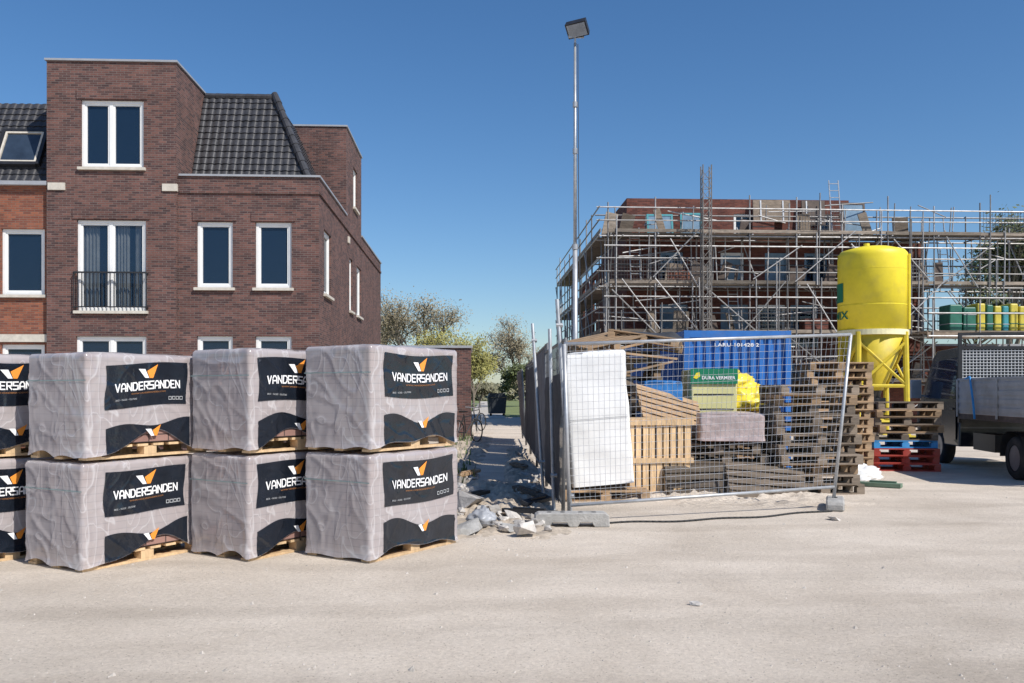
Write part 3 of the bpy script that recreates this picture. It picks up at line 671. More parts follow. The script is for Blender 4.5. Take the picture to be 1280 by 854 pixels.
def stack(x,y,n,rz,mats,desc,jit=.03,tilt=0,z0=0,start=0):
    for k in range(n):
        mk=mats[k] if isinstance(mats,list) else mats
        lab='%s pallet, %s of the %s'%({'wood':'brown','wood_old':'weathered dark','wood_red':'red painted','wood_blue':'blue painted'}[mk],'topmost' if k==n-1 else ordn[k],desc)
        loc=(x+R.uniform(-jit,jit),y+R.uniform(-jit,jit),z0+k*.146); rot=(R.uniform(-tilt,tilt),R.uniform(-tilt,tilt),rz+R.uniform(-jit,jit)*1.5)
        if k==0 and start:
            PW.location=loc; PW.rotation_euler=rot; PW['label']=lab; continue
        if mk not in protos:
            protos[mk]=make_pallet(1.2,.8,M[mk],lab,loc,group=GP); protos[mk].rotation_euler=rot; continue
        dup(protos[mk],loc,rot,lab,GP)
stack(4.48,13.25,11,.06,['wood_old','wood_old','wood','wood_old','wood_old','wood_old','wood_old','wood_old','wood_old','wood','wood_old'],'tall dark stack behind the right fence end',.06,0.004,0,start=1)
stack(5.95,16.4,14,.1,'wood','brown stack between dark stack and silo',.05,.004)
stack(7.5,16.95,9,-.08,['wood_red','wood_red','wood_red','wood_blue','wood_old','wood','wood_old','wood','wood_old'],'mixed red and blue stack beside the truck',.07,.004)
stack(1.95,15.3,15,.2,['wood','wood_old','wood','wood','wood_old']*3,'untidy stack behind the white foil pack',.14,.035)
stack(3.2,13.4,5,-.15,'wood_old','low stack under the pinkish brick pack',.07,.01)
stack(3.25,15.05,7,1.57,'wood_old','stack under the pale yellow box',.03)
stack(4.1,15.1,8,1.57,'wood','stack under the yellow bags',.03)
for (loc,rot,lab,mk) in (((2.75,12.65,.02),(rad(68),0,.25),'weathered pallet leaning upright against the low stack behind the fence','wood_old'),((1.55,14.9,2.26),(rad(10),rad(-12),.5),'brown pallet tilted at the left on top of the untidy stack','wood'),((2.3,15.2,2.30),(rad(-6),rad(9),-.3),'brown pallet tilted at the right on top of the untidy stack','wood'),((3.65,12.7,.02),(rad(55),rad(5),.15),'dark pallet leaning at the foot of the low stack','wood_old'),((2.45,13.9,1.1),(rad(50),rad(14),.4),'brown pallet propped steeply against the blue wrapped pack','wood')):
    dup(protos[mk],loc,rot,lab,GP)
for i,(a,b,lab) in enumerate((((1.3,14.6,2.2),(2.75,14.7,2.05),'long brown plank lying across the untidy pallet stack top'),((1.6,14.55,1.75),(2.65,14.5,2.0),'plank slanting up to the right on the untidy pallet stack'),((1.9,14.5,1.2),(2.75,14.55,1.55),'lower plank slanting across the untidy pallet stack'))):
    a=V(a);b=V(b); d=b-a; rot=d.to_track_quat('X','Z').to_matrix(); mb=MB(); mb.box((a+b)/2,(d.length,.12,.035),rot=rot); mb.box((a+b)/2-rot@V((d.length*.3,0,-.03)),(.10,.16,.025),rot=rot)
    tag(mb.build('timber_plank',M['wood' if i<3 else 'wood_old']),lab,'plank')
bt=MB(); bt.grid(20,14,lambda a,b:V((1.75+1.15*a,14.85+.9*b,2.50+.07*noise.noise(V((a*4,b*4,1)))-.35*max(0,abs(a-.5)-.38)*2-.3*max(0,.15-b)*2)))
tag(bt.build('black_sheet',M['cloth'],None,True),'black plastic sheet spread over the top of the untidy pallet stack','sheet')
# pine crate
cr_=thing('wooden_crate','bright new pine slatted crate standing behind the fence right of the white foil pack','crate',(1.66,12.55,0),rad(4))
CL,Cd,Chh=.9,.8,1.08
mb=MB()
for k in range(9): mb.box((.05+k*(CL-.1)/8+R.uniform(-.008,.008),0,.27),(.07+R.uniform(0,.015),.02,.46)); mb.box((.05+k*(CL-.1)/8+R.uniform(-.008,.008),.006,.80),(.075,.02,.5))
for k in range(8): mb.box((0,.06+k*(Cd-.1)/7,.27),(.02,.075,.46)); mb.box((.002,.06+k*(Cd-.1)/7,.80),(.02,.075,.5))
for k in range(8): mb.box((CL,.06+k*(Cd-.1)/7,.54),(.02,.075,1.0))
mb.build('slat',M['wood_new'],cr_)
mb=MB()
for z in (.05,.52,1.06): mb.box((CL/2,-.02,z),(CL+.08,.03,.07)); mb.box((-.02,Cd/2,z),(.03,Cd-.02,.07)); mb.box((CL+.02,Cd/2,z),(.03,Cd-.02,.07))
mb.build('rail',M['wood_new'],cr_)
mb=MB(); mb.b2((.03,.05,.06),(CL-.03,Cd-.05,1.0)); mb.build('inner_dark_box',M['wood_old'],cr_)  # dark box inside stands for the shade behind the slats
mb=MB()
for k in range(6): mb.box((CL/2+R.uniform(-.03,.03),.05+k*.14,1.105),(CL+.1,.11,.02))
mb.build('lid',M['wood_new'],cr_)
# ------------------------------------------------------------------ wrapped packs
def dsp(p,seed,amp):
    n1=noise.noise(V((p.x*2.0,p.y*2.0,p.z*1.8))+seed); n2=abs(noise.noise(V((p.x*3.4+p.z*2.6,p.y*3.4-p.z*2.6,p.z*1.8))+seed*2))
    n3=abs(noise.noise(V((p.x*6-p.z*3.5,p.y*6+p.z*3,p.z*1.6))+seed))
    return amp*(n1*.6+max(0,.11-n2)*4.2+max(0,.08-n3)*3.0-.12)+max(0,.09-p.z)*.18
def wrap_mesh(L,W,hem,ztop,seed,amp=.014,r=.03,nx=72,ny=48,rows=44,dome=.02,dfn=dsp):
    per=[]
    def side(p,q,n,nr):
        for k in range(n): per.append((p.lerp(q,k/n),nr))
    def corner(c,a0):
        for k in range(5):
            a=rad(a0+k*18); d=V((math.cos(a),math.sin(a),0)); per.append((c+d*r,d))
    side(V((r,0,0)),V((L-r,0,0)),nx,V((0,-1,0))); corner(V((L-r,r,0)),-90); side(V((L,r,0)),V((L,W-r,0)),ny,V((1,0,0))); corner(V((L-r,W-r,0)),0)
    side(V((L-r,W,0)),V((r,W,0)),nx,V((0,1,0))); corner(V((r,W-r,0)),90); side(V((0,W-r,0)),V((0,r,0)),ny,V((-1,0,0))); corner(V((r,r,0)),180)
    mb=MB(); n=len(per); ctr=V((L/2,W/2,0))
    for j in range(rows+1):
        t=j/rows
        for p,nr in per:
            h=hem(p,nr); z=h+(ztop-h)*t; q=V((p.x,p.y,z)); ins=max(0,(z-(ztop-.03))/.03)**2*.02
            v=q+nr*(dfn(q,seed,amp)-ins); mb.v.append(tuple(v))
    for ins in (.06,.2,.45,.75,1):
        for p,nr in per:
            q=p.lerp(ctr,ins); q=V((q.x,q.y,ztop+dome*min(1,ins*2)+.008*noise.noise(q*6+seed))); mb.v.append(tuple(q))
    for j in range(rows+5):
        for k in range(n):
            a=j*n+k; b=j*n+(k+1)%n; mb.f.append((a,b,b+n,a+n))
    return mb
PLn,PWd=1.30,.80
def brick_pack(cx,cy,z0,th,seed,label,sz,lx0,lx1):
    o=thing('brick_pallet',label,'brick pallet',(cx,cy,z0),rad(90-th),'shrink wrapped brick pallets stacked two high'); o.scale=(1,1,sz)
    sd=V((seed*3.7,seed*1.9,seed*5.3))
    ar=.09+.05*R.random()
    def hem(p,nr):
        if nr.y<-.9:
            s=p.x/PLn; return .03+ar*1.7*max(0,math.sin(math.pi*min(1,max(0,(s-.05)/.9))))**1.3*(.62+.38*math.sin(s*7+seed))
        if nr.x<-.9: return .02+.13*abs(noise.noise(V((p.y*2.5,seed,0))))
        return .025
    wrap_mesh(PLn,PWd,hem,.955,sd).build('plastic_wrap',M['wrap'],o,True)
    mb=MB(); mb.b2((.016,.016,.135),(PLn-.016,PWd-.016,.94)); mb.build('brick_block',M['packbrick'],o)
    mb=MB()
    for y in (.07,PWd/2,PWd-.07): mb.box((PLn/2,y,.012),(PLn-.04,.1,.022)); [mb.box((x,y,.062),(.13,.098,.076)) for x in (.1,PLn/2,PLn-.1)]
    for k in range(8): mb.box((.075+k*(PLn-.15)/7,PWd/2,.112),(.11,PWd-.03,.022))
    mb.build('pallet',M['wood_new'],o)
    def on(x,z,off):
        return V((x,-dsp(V((x,0,z)),sd,.014)-off,z))
    sl=R.uniform(-.04,.04); x0,x1=lx0+R.uniform(-.02,.02),lx1; zc=R.uniform(-.015,.015); k_=(x1-x0)/1.04; xm=(x0+x1)/2
    skew=lambda x:(x-xm)*sl+.014*math.sin(x*5+seed)
    mb=MB(); mb.grid(72,34,lambda a,b:on(x0+(x1-x0)*a+.012*math.sin(b*5+seed),.475+zc+.40*b+skew(x0+(x1-x0)*a),.006)); lab=mb.build('printed_label',M['label'],o,True)
    mb=MB(); angular_text(mb,'VANDERSANDEN',.82*k_,.068,lambda x,y,l_:on(xm+x,.665+zc+y+skew(xm+x),.012+l_)); mb.build('lettering',M['whiteprint'],lab)
    mb=MB(); put_text(mb,'BRICK  •  FACADE  •  SOLUTIONS',.26*k_,.016,lambda x,y:on(xm-.28*k_+x,.53+zc+y+skew(xm+x),.012),.01); mb.build('small_print',M['greyprint'],lab)
    for k in range(4):
        q=xm+(.26+k*.05)*k_; mb=MB()
        for (ax,az,bx,bz) in ((0,0,.034,.006),(0,.028,.034,.034),(0,.006,.006,.028),(.028,.006,.034,.028)):
            mb.poly([on(q+xx,.515+zc+zz+skew(q),.012) for xx,zz in ((ax,az),(bx,az),(bx,bz),(ax,bz))])
        mb.build('symbol',M['greyprint'],lab)
    def logo(lx,lz,s,par,sk=skew):
        m1=MB(); m1.poly([on(lx+x*s,lz+y*s+sk(lx),.012) for x,y in ((-.85,.16),(-.30,.16),(.02,-.5),(-.30,-.5))]); m1.build('logo',M['whiteprint'],par)
        m2=MB(); m2.poly([on(lx+x*s,lz+y*s+sk(lx),.012) for x,y in ((-.14,.02),(.78,.55),(.34,-.5),(.06,-.5))]); m2.build('logo',M['orange'],par)
    logo(xm,.795+zc,.125,lab)
    mb=MB(); put_text(mb,'WWW.VANDERSANDEN.COM',.44*k_,.014,lambda x,y:on(xm+x,.598+zc+y+skew(xm+x),.012),0); mb.build('small_print',M['orange2'],lab)
    def hz(x): return hem(V((x,0,0)),V((0,-1,0)))
    topz=lambda x:.305+.035*math.sin(x*4.2+seed)-.03*math.cos(x*9)
    mb=MB(); mb.grid(72,20,lambda a,b:on(x0+(x1+.03-x0)*a,(lambda x:hz(x)+.006+(topz(x)-hz(x)-.006)*b)(x0+(x1+.03-x0)*a),.006)); lab2=mb.build('printed_label',M['label'],o,True)
    logo(xm+.05,.245,.10,lab2,lambda x:0)
    mb=MB(); z=.71; mb.grid(40,1,lambda a,b:V((-dsp(V((0,PWd*a,z)),sd,.014)-.004,.0+PWd*a,z+.005*(b-.5)*2))); mb.build('strap',M['strap'],o,True)
    return o
cols=[('A',-4.80,7.31,33,.945,.2,1.05),('B',-3.56,7.28,30,.945,.2,1.03),('C',-2.325,7.75,33,.975,.10,1.02),('D',-1.24,7.67,33,.99,.16,1.20)]
desc={'A':'leftmost column cut by the picture edge','B':'second column from the left','C':'third column, half hidden by the rightmost','D':'rightmost column beside the alley'}
k=1
for nme,x,y,th,hs_,l0,l1 in cols:
    for lv in (0,1):
        jx=0 if lv==0 else R.uniform(-.02,.02)
        if nme=='B' and lv==1: jx=.03
        brick_pack(x+jx,y+R.uniform(0,.02)*lv,.98*hs_*lv,th+lv*R.uniform(-1.5,1.5),k,'%s shrink wrapped brick pallet of the %s'%('upper' if lv else 'lower',desc[nme]),hs_,l0,l1); k+=1
def fdsp(p,seed,amp):
    return amp*(noise.noise(V((p.x*2,p.y*2,p.z*2.5))+seed)+.2*noise.noise(V((p.x*6,p.y*6,p.z*9))+seed))
fp=thing('foil_pack','tall white foil wrapped insulation pack standing tilted behind the fence left end','pack',(.83,12.1,.18),rad(2))
wrap_mesh(.88,.6,lambda p,n:0,1.84,V((3,8,1)),.020,.06,24,16,60,.02,fdsp).build('foil_wrap',M['foil'],fp,True)
mb=MB(); z=.92; mb.grid(24,1,lambda a,b:V((.03+.82*a,-.012-fdsp(V((.03+.82*a,0,z)),V((3,8,1)),.020),z+.008*b))); mb.build('seam_tape',M['coping'],fp)
fp.rotation_euler=(0,rad(-4.5),rad(3))
dup(protos['wood'],(1.28,12.45,0),(0,0,.03),'wooden pallet lying under the tall white foil pack')
def pack(name,lab,loc,rz,L,W,h,m,cat,seed,core,core_m):
    o=thing(name,lab,cat,loc,rz); wrap_mesh(L,W,lambda p,n:0.02,h,V(seed),.025,.05,24,16,16,.03).build('plastic_wrap',M[m],o,True)
    mb=MB(); mb.b2((.06,.06,.0),(L-.06,W-.06,h-.06)); mb.build(core,M[core_m],o); return o
pack('wrapped_brick_pack','low pinkish brick pack under clear plastic on the low dark pallet stack',(2.78,13.05,.755),rad(-8),.95,.7,.42,'pink','brick pack',(1,4,9),'brick_block','packbrick')
pack('wrapped_pack','blue wrapped pack standing behind the pine crate beside the untidy stack',(2.1,14.05,0),rad(5),.66,.6,1.66,'bluewrap','pack',(4,7,2),'pack_core','wood_old')
yb=thing('site_box','pale yellow box with green company banner on its upper edge standing on pallets','box',(2.92,14.35,1.03),rad(-2))
mb=MB(); mb.b2((0,0,0),(.74,1.0,.84)); ob=mb.build('box_body',M['paleyel'],yb); bv=ob.modifiers.new('b','BEVEL'); bv.width=.015
mb=MB(); mb.b2((-.01,-.03,.60),(.75,-.012,.85)); sg=mb.build('banner',M['green'],yb)
mb=MB(); put_text(mb,'DURA VERMEER',.54,.055,lambda x,y:(.44+x,-.036,.70+y),.02); mb.build('lettering',M['whiteprint'],sg)
mb=MB(); mb.poly([(.03,-.036,.70),(.08,-.036,.68),(.14,-.036,.72),(.13,-.036,.79),(.08,-.036,.78)]); mb.build('logo',M['yellow'],sg)
for z in (.18,.42):
    mb=MB(); mb.b2((.05,-.008,z),(.69,-.001,z+.02)); mb.build('groove_shade',M['black'],yb)  # black strips on the face paint the shade of panel grooves
def bag(x,y,z,sx,sy,sz,seed,lab,m='yellowbag',nm='plastic_bag'):
    o=thing(nm,lab,'bag',(x,y,z),R.random()*.6); mb=MB(); n,mm=48,30
    def fn(a,b):
        th=2*math.pi*a; ph=math.pi*(b-.5); q=V((math.cos(th)*math.cos(ph),math.sin(th)*math.cos(ph),math.sin(ph)))
        d=1+.32*noise.noise(q*1.6+V((seed,0,0)))+.9*max(0,.16-abs(noise.noise(q*2.6+V((0,seed,0)))))
        v=V((q.x*sx,q.y*sy,q.z*sz))*d; v.z=max(v.z,-sz*.75); return v+V((0,0,sz*.75))
    mb.grid(n,mm,fn); mb.build('sack',M[m],o,True)
    mb=MB(); mb.tube((0,0,sz*1.6),(.03,.02,sz*1.9),.03,.05,n=7); mb.build('knot',M[m],o)
    return o
bag(3.84,14.7,1.18,.33,.34,.22,2,'large yellow plastic bag lying lowest on the pallets beside the pale yellow box')
bag(4.15,14.9,1.20,.32,.3,.22,5,'yellow plastic bag lying right in the heap beside the container number')
bag(3.78,14.85,1.48,.31,.3,.20,9,'yellow plastic bag on top of the yellow heap before the container')
bag(5.75,14.6,0,.35,.25,.17,4,'crumpled white plastic bag on the ground right of the fence foot','foil')
bag(-.33,9.7,.03,.15,.14,.10,11,'crumpled grey plastic bag lying in the rubble beside the brick pallets','coping')
# ------------------------------------------------------------------ fences
def fence(bl,br,tl,tr,label,sheet=None,sm='cloth',sp=.11,sv=.11,wr=.0042,wm='mesh',pm='steel'):
    bl,br,tl,tr=map(V,(bl,br,tl,tr)); o=thing('mesh_fence',label,'fence',bl,0); z=bl.copy()
    Q=lambda a,b:(bl.lerp(br,a)).lerp(tl.lerp(tr,a),b)-z
    mb=MB(); mb.tube(Q(0,0)-V((0,0,.1)),Q(0,1),.023,n=8); mb.build('post',M[pm],o,True)
    mb=MB(); mb.tube(Q(1,0)-V((0,0,.1)),Q(1,1),.023,n=8); mb.build('post',M[pm],o,True)
    for bb in (1,.03):
        mb=MB(); mb.tube(Q(0,bb),Q(1,bb),.020,n=8); mb.build('rail',M[pm],o,True)
    mb=MB(); L=(br-bl).length; n=int(L/sp); m=int(2/sv)
    bul=lambda a,b:V((0,.06*math.sin(math.pi*a)*math.sin(math.pi*b),0))
    for k in range(1,n):
        a=k/n; pts=[Q(a,.03+.97*j/4)+bul(a,j/4) for j in range(5)]
        mb.path(pts,wr,3)
    for k in range(1,m):
        b=.03+.97*k/m; pts=[Q(j/8,b)+bul(j/8,b) for j in range(9)]
        mb.path(pts,wr,3)
    mb.build('wire_mesh',M[wm],o)
    if sheet:
        a0,a1,b0,b1=sheet; mb=MB(); nr=(br-bl).cross(V((0,0,1))).normalized()
        mb.grid(24,14,lambda s,t:Q(a0+(a1-a0)*s,b0+(b1-b0)*t)+bul(a0+(a1-a0)*s,b0+(b1-b0)*t)+nr*(-.03+.03*noise.noise(V((s*6,t*5,bl.y))))); mb.build('sheeting',M[sm],o,True)
    return o
fence((.66,10.1,.14),(4.13,11.3,.22),(.60,10.12,2.05),(4.37,11.35,2.24),'wide leaning wire mesh fence panel across the front of the pallet storage',sp=.065,sv=.09,wr=.0025)
ya=10.35
labs=['dark sheeted mesh fence panel nearest along the alley','grey sheeted mesh fence panel second along the alley','dark sheeted mesh fence panel third along the alley','dark sheeted mesh fence panel fourth along the alley','grey sheeted mesh fence panel farthest along the alley']
for i in range(5):
    y0=ya+3.55*i; y1=y0+3.45; x0=.60-.05*i; x1=x0-.06; ln=R.uniform(-.14,.05)
    fence((x0,y0,.12),(x1,y1,.12),(x0+ln,y0,2.12+.14*(i%2)),(x1+ln-.04,y1,2.12+.1*(i%2)),labs[i],[(.06,.98,.02,.80),(0.02,.98,.08,.97),(.02,.98,.05,.95),(.02,.98,.05,.98),(.02,.98,.1,.95)][i],['cloth','cloth2','cloth','cloth','cloth2'][i],wm='meshdark',sv=.16,pm='steelshade')
def steeltube(pts,lab,clips):
    mb=MB(); mb.tube(*pts,.023,n=8)
    a,b=V(pts[0]),V(pts[1])
    for c in clips: p=a.lerp(b,c); mb.tube(p-V((.03,0,0)),p+V((.05,0,0)),.028,n=8)
    tag(mb.build('steel_tube',M['steel']),lab,'tube')
steeltube(((.70,10.45,.0),(.545,10.65,2.62)),'long bare steel tube leaning at the fence corner',(.1,.88))
steeltube(((.52,10.9,.0),(.48,11.2,2.3)),'shorter steel tube standing just behind the fence corner',(.2,))
steeltube(((.45,12.5,.0),(.30,12.9,2.5)),'steel tube leaning against the grey sheeted fence panel',(.2,.9))
ft=thing('fence_foot','grey concrete fence foot on the ground under the left fence post','fence foot',(.665,9.85,0),rad(1))
mb=MB(); mb.prism([(-.42,0),(-.25,0),(-.22,.05),(-.06,.05),(-.03,0),(.06,0),(.09,.05),(.22,.05),(.25,0),(.42,0),(.41,.13),(.37,.155),(-.37,.155),(-.41,.13)],-.11,.11); ob=mb.build('foot_block',M['concrete'],ft); bv=ob.modifiers.new('b','BEVEL'); bv.width=.008
for x in (-.25,-.1,.1,.25):
    mb=MB(); mb.tube((x,0,.150),(x,0,.158),.028,n=10); mb.build('post_hole_shade',M['black'],ft)  # raised black discs stand for the darkness inside the holes
ft2=thing('fence_foot','small round ended fence foot on the ground under the right fence post','fence foot',(4.15,11.3,0),rad(70))
mb=MB(); mb.prism([(-.3,0),(.3,0),(.31,.1),(.26,.14),(-.26,.14),(-.31,.1)],-.11,.11); ob=mb.build('foot_block',M['concrete'],ft2); bv=ob.modifiers.new('b','BEVEL'); bv.width=.02
mb=MB(); mb.tube((0,0,.137),(0,0,.147),.03,n=10); mb.build('post_hole_shade',M['black'],ft2)  # black disc painted for the dark of the hole
mb=MB(); pts=[V((1.1+2.9*t,10.0+.55*math.sin(t*3.1)*-.3+1.05*t+.05*math.sin(t*17),.012)) for t in [k/40 for k in range(41)]]; mb.path(pts,.012,6)
tag(mb.build('cable',M['cable'],None,True),'thin black cable lying on the sand along the mesh fence','cable')
mb=MB(); mb.box((0,0,.04),(.75,.18,.06)); mb.box((.1,.02,.085),(.4,.05,.03)); o=mb.build('timber_plank',M['plankgreen']); o.location=(5.75,13.9,0); o.rotation_euler=(0,0,-.6); tag(o,'short green painted plank lying on the sand near the white bag','plank')
# rubble
def chunk(x,y,z,s,seed,lab,nm='concrete_chunk',m='rubble',grp='broken concrete chunks in the rubble',flat=.6,stretch=1):
    rr=random.Random(seed); pts=[V((rr.uniform(-1,1)*stretch,rr.uniform(-1,1),rr.uniform(-1,1)*flat))*s for _ in range(18)]
    bm=bmesh.new(); [bm.verts.new(p) for p in pts]; bmesh.ops.convex_hull(bm,input=bm.verts)
    bmesh.ops.delete(bm,geom=[v for v in bm.verts if not v.link_faces],context='VERTS')
    me=bpy.data.meshes.new(nm); bm.to_mesh(me); bm.free(); me.materials.append(M[m]); o=bpy.data.objects.new(nm,me); col.objects.link(o); o.location=(x,y,z+s*flat*.6); o.rotation_euler=(rr.uniform(-.3,.3),rr.uniform(-.3,.3),rr.random()*6)
    tag(o,lab,'rubble',grp)
cl='jagged grey lump of broken concrete in the rubble between brick pallets and fence'
for i in range(110):
    y=R.uniform(9.0,15.5); x=R.uniform(-.066,.042)*y
    if y>11.5: x=R.choice([R.uniform(-.066,-.038),R.uniform(.005,.03)])*y
    chunk(x,y,.01+.04*R.random(),R.choice([.03,.035,.04,.05,.06,.07,.09,.12]),i+3,cl)
chunk(-.52,9.4,.0,.20,77,'large pale concrete slab propped at the right foot of the brick pallets','concrete_slab','concrete',None,.35,1.3)
chunk(-.1,10.6,.03,.13,78,'brown flat slab lying across the middle of the rubble','concrete_slab','wood_old',None,.25,2.0)
chunk(.05,9.5,.02,.12,79,'grey slab lying left of the concrete fence foot','concrete_slab','concrete',None,.3,1.6)
chunk(-.55,11.0,.05,.20,80,'pale slab standing at the back left of the rubble','concrete_slab','rubble',None,.6,1.2)
for i,(x0,y0,x1,y1) in enumerate(((-.1,10.3,.5,10.05),(-.70,11.4,-.35,12.2),(.05,12.8,.42,11.6),(-.9,14.5,-.6,15.5),(.0,17,.25,16.2),(.15,10.9,.48,11.5))):
    mb=MB(); a=V((x0,y0,.13));b=V((x1,y1,.11)); d=(b-a); mb.box((a+b)/2,(d.length,.11,.045),rot=Matrix.Rotation(math.atan2(d.y,d.x),3,'Z')@Matrix.Rotation(.07*(i-1),3,'X')); mb.box((a+b)/2+V((0,0,.032)),(d.length*.6,.05,.02),math.atan2(d.y,d.x))
    tag(mb.build('timber_beam',M[['black','wood_old','wood_old','wood','wood_old','cloth'][i]]),['dark beam lying nearest in the rubble before the fence','weathered beam lying in the rubble beside the brick pallets','brown beam lying deep in the rubble beside the sheeted fence','pale beam lying at the left side of the alley','weathered beam lying far back in the alley beside the fence','dark grey beam lying at the foot of the nearest sheeted fence panel'][i],'beam')
for (x,y,s,l) in ((.50,4.0,.04,'small grey stone alone on the near sandy road'),(1.3,6.2,.05,'small flat pale stone on the road right of centre'),(3.75,10.3,.09,'grey stone on the sand before the right fence foot'),(-.8,3.6,.035,'small dark stone on the near road left of centre')):
    chunk(x,y,0,s,int(x*100),l,'stone','rubble',None,.3)
mb=MB()
for i in range(200):
    cx,cy=R.choice([(-1.5,24),(-1.45,27),(-1.2,20),(-.95,15.5)]); sp=.35
    x=cx+R.gauss(0,sp*.4); y=cy+R.gauss(0,sp*3); h=R.uniform(.06,.3); a=R.random()*6.3; w_=.025
    mb.poly([(x-w_*math.cos(a),y-w_*math.sin(a),.02),(x+w_*math.cos(a),y+w_*math.sin(a),.02),(x+.1*math.sin(a)*h*3,y+.1*h*math.cos(a)*3,h)])
o=mb.build('weeds',M['weed']); tag(o,'green weeds growing along the alley edge and rubble','weeds'); o['kind']='stuff'
def bicycle(x,y,rz,label):
    o=thing('bicycle',label,'bicycle',(x,y,0),rz)
    for px in (-.53,.53):
        mb=MB(); mb.ring((px,0,.34),.33,.022); w=mb.build('wheel',M['tyre'],o); mb=MB()
        for k in range(10): a=k*math.pi/5; mb.tube((px,0,.34),(px+.32*math.cos(a),0,.34+.32*math.sin(a)),.003,n=3)
        mb.build('spokes',M['steel'],w)
    mb=MB()
    for a,b in (((-.53,.34),(-.1,.3)),((-.1,.3),(-.22,.85)),((-.22,.8),(-.53,.34)),((-.1,.3),(.38,.72)),((-.2,.76),(.36,.82)),((.34,.95),(.53,.34))): mb.tube((a[0],0,a[1]),(b[0],0,b[1]),.018)
    mb.build('frame',M['black'],o)
    mb=MB(); mb.tube((.33,-.28,1.05),(.36,0,1.03),.014); mb.tube((.33,.28,1.05),(.36,0,1.03),.014); mb.tube((.36,0,1.03),(.345,0,.9),.015); mb.build('handlebar',M['steel'],o)
    mb=MB(); mb.prism([(-.38,.9),(-.1,.91),(-.08,.93),(-.3,.96),(-.4,.95)],-.07,.07); mb.build('saddle',M['black'],o)
bicycle(-1.3,25.8,rad(62),'dark bicycle parked at the brick outbuilding by the alley')
bicycle(-1.45,31.0+2.5,rad(60),'second bicycle parked farther down the alley')
bn=thing('waste_container','dark grey waste container standing at the far end of the alley','container',(-.95,55,0),.1)
mb=MB(); mb.prism([(-.5,.15),(.5,.15),(.58,1.15),(-.58,1.15)],-.45,.45); mb.build('bin_body',M['bin'],bn)
mb=MB(); mb.prism([(-.6,1.16),(.6,1.16),(.45,1.42),(-.45,1.42)],-.5,.5); mb.build('lid',M['bin'],bn)
for x in (-.4,.4):
    mb=MB(); mb.lathe([(.08,-.03),(.08,.03)],(x,-.35,.08),'Y',12); mb.build('wheel',M['tyre'],bn)
# ------------------------------------------------------------------ floodlight mast
lp=thing('floodlight_mast','tall slim grey floodlight mast rising behind the fence corner','lamp post',(1.22,17,0))
mb=MB(); mb.tube((0,0,0),(0,0,4.3),.06,.05,n=12); mb.build('lower_pole',M['steel'],lp,True)
mb=MB(); mb.tube((0,0,4.2),(0,0,8.24),.036,.028,n=12); mb.build('upper_pole',M['steel'],lp,True)
for z in (4.3,6.15,7.05):
    mb=MB(); mb.tube((0,0,z-.05),(0,0,z+.05),.06 if z<5 else .048,n=12); mb.build('clamp',M['steel'],lp)
mb=MB(); mb.tube((0,0,8.2),(0,0,8.36),.02); mb.box((.02,0,8.36),(.30,.05,.04)); mb.build('bracket',M['steel'],lp)
rm_=Matrix.Rotation(rad(-26),3,'Y')@Matrix.Rotation(rad(42),3,'X')@Matrix.Rotation(rad(-30),3,'Z')
c0=V((.05,-.05,8.53)); mb=MB(); q_=.86
for z,k in ((-.15,1),(.02,.95),(.17,.45)):
    for x,y in ((-.24,-.17),(.24,-.17),(.24,.17),(-.24,.17)): mb.v.append(tuple(c0+rm_@V((x*k,z,y*k))*q_))
mb.f+=[(0,1,2,3),(11,10,9,8)]
for l_ in (0,4):
    for q in range(4): mb.f.append((l_+q,l_+4+q,l_+4+(q+1)%4,l_+(q+1)%4))
hd=mb.build('lamp_head',M['black'],lp)
mb=MB(); mb.box(c0+rm_@V((0,-.158,0))*q_,(.36,.006,.25),rot=rm_); mb.build('lamp_lens',M['lampglass'],hd)
mb=MB()
for k in range(5): mb.box(c0+rm_@V((-.08+k*.04,.19,0))*q_,(.01,.06,.12),rot=rm_)
mb.build('cooling_fins',M['steel'],hd)
mb=MB(); mb.path([V((.05,-.06,.3)),V((.09,-.07,3)),V((.06,-.06,5)),V((.05,-.05,8.2))],.008,5); mb.build('power_cable',M['cable'],lp)
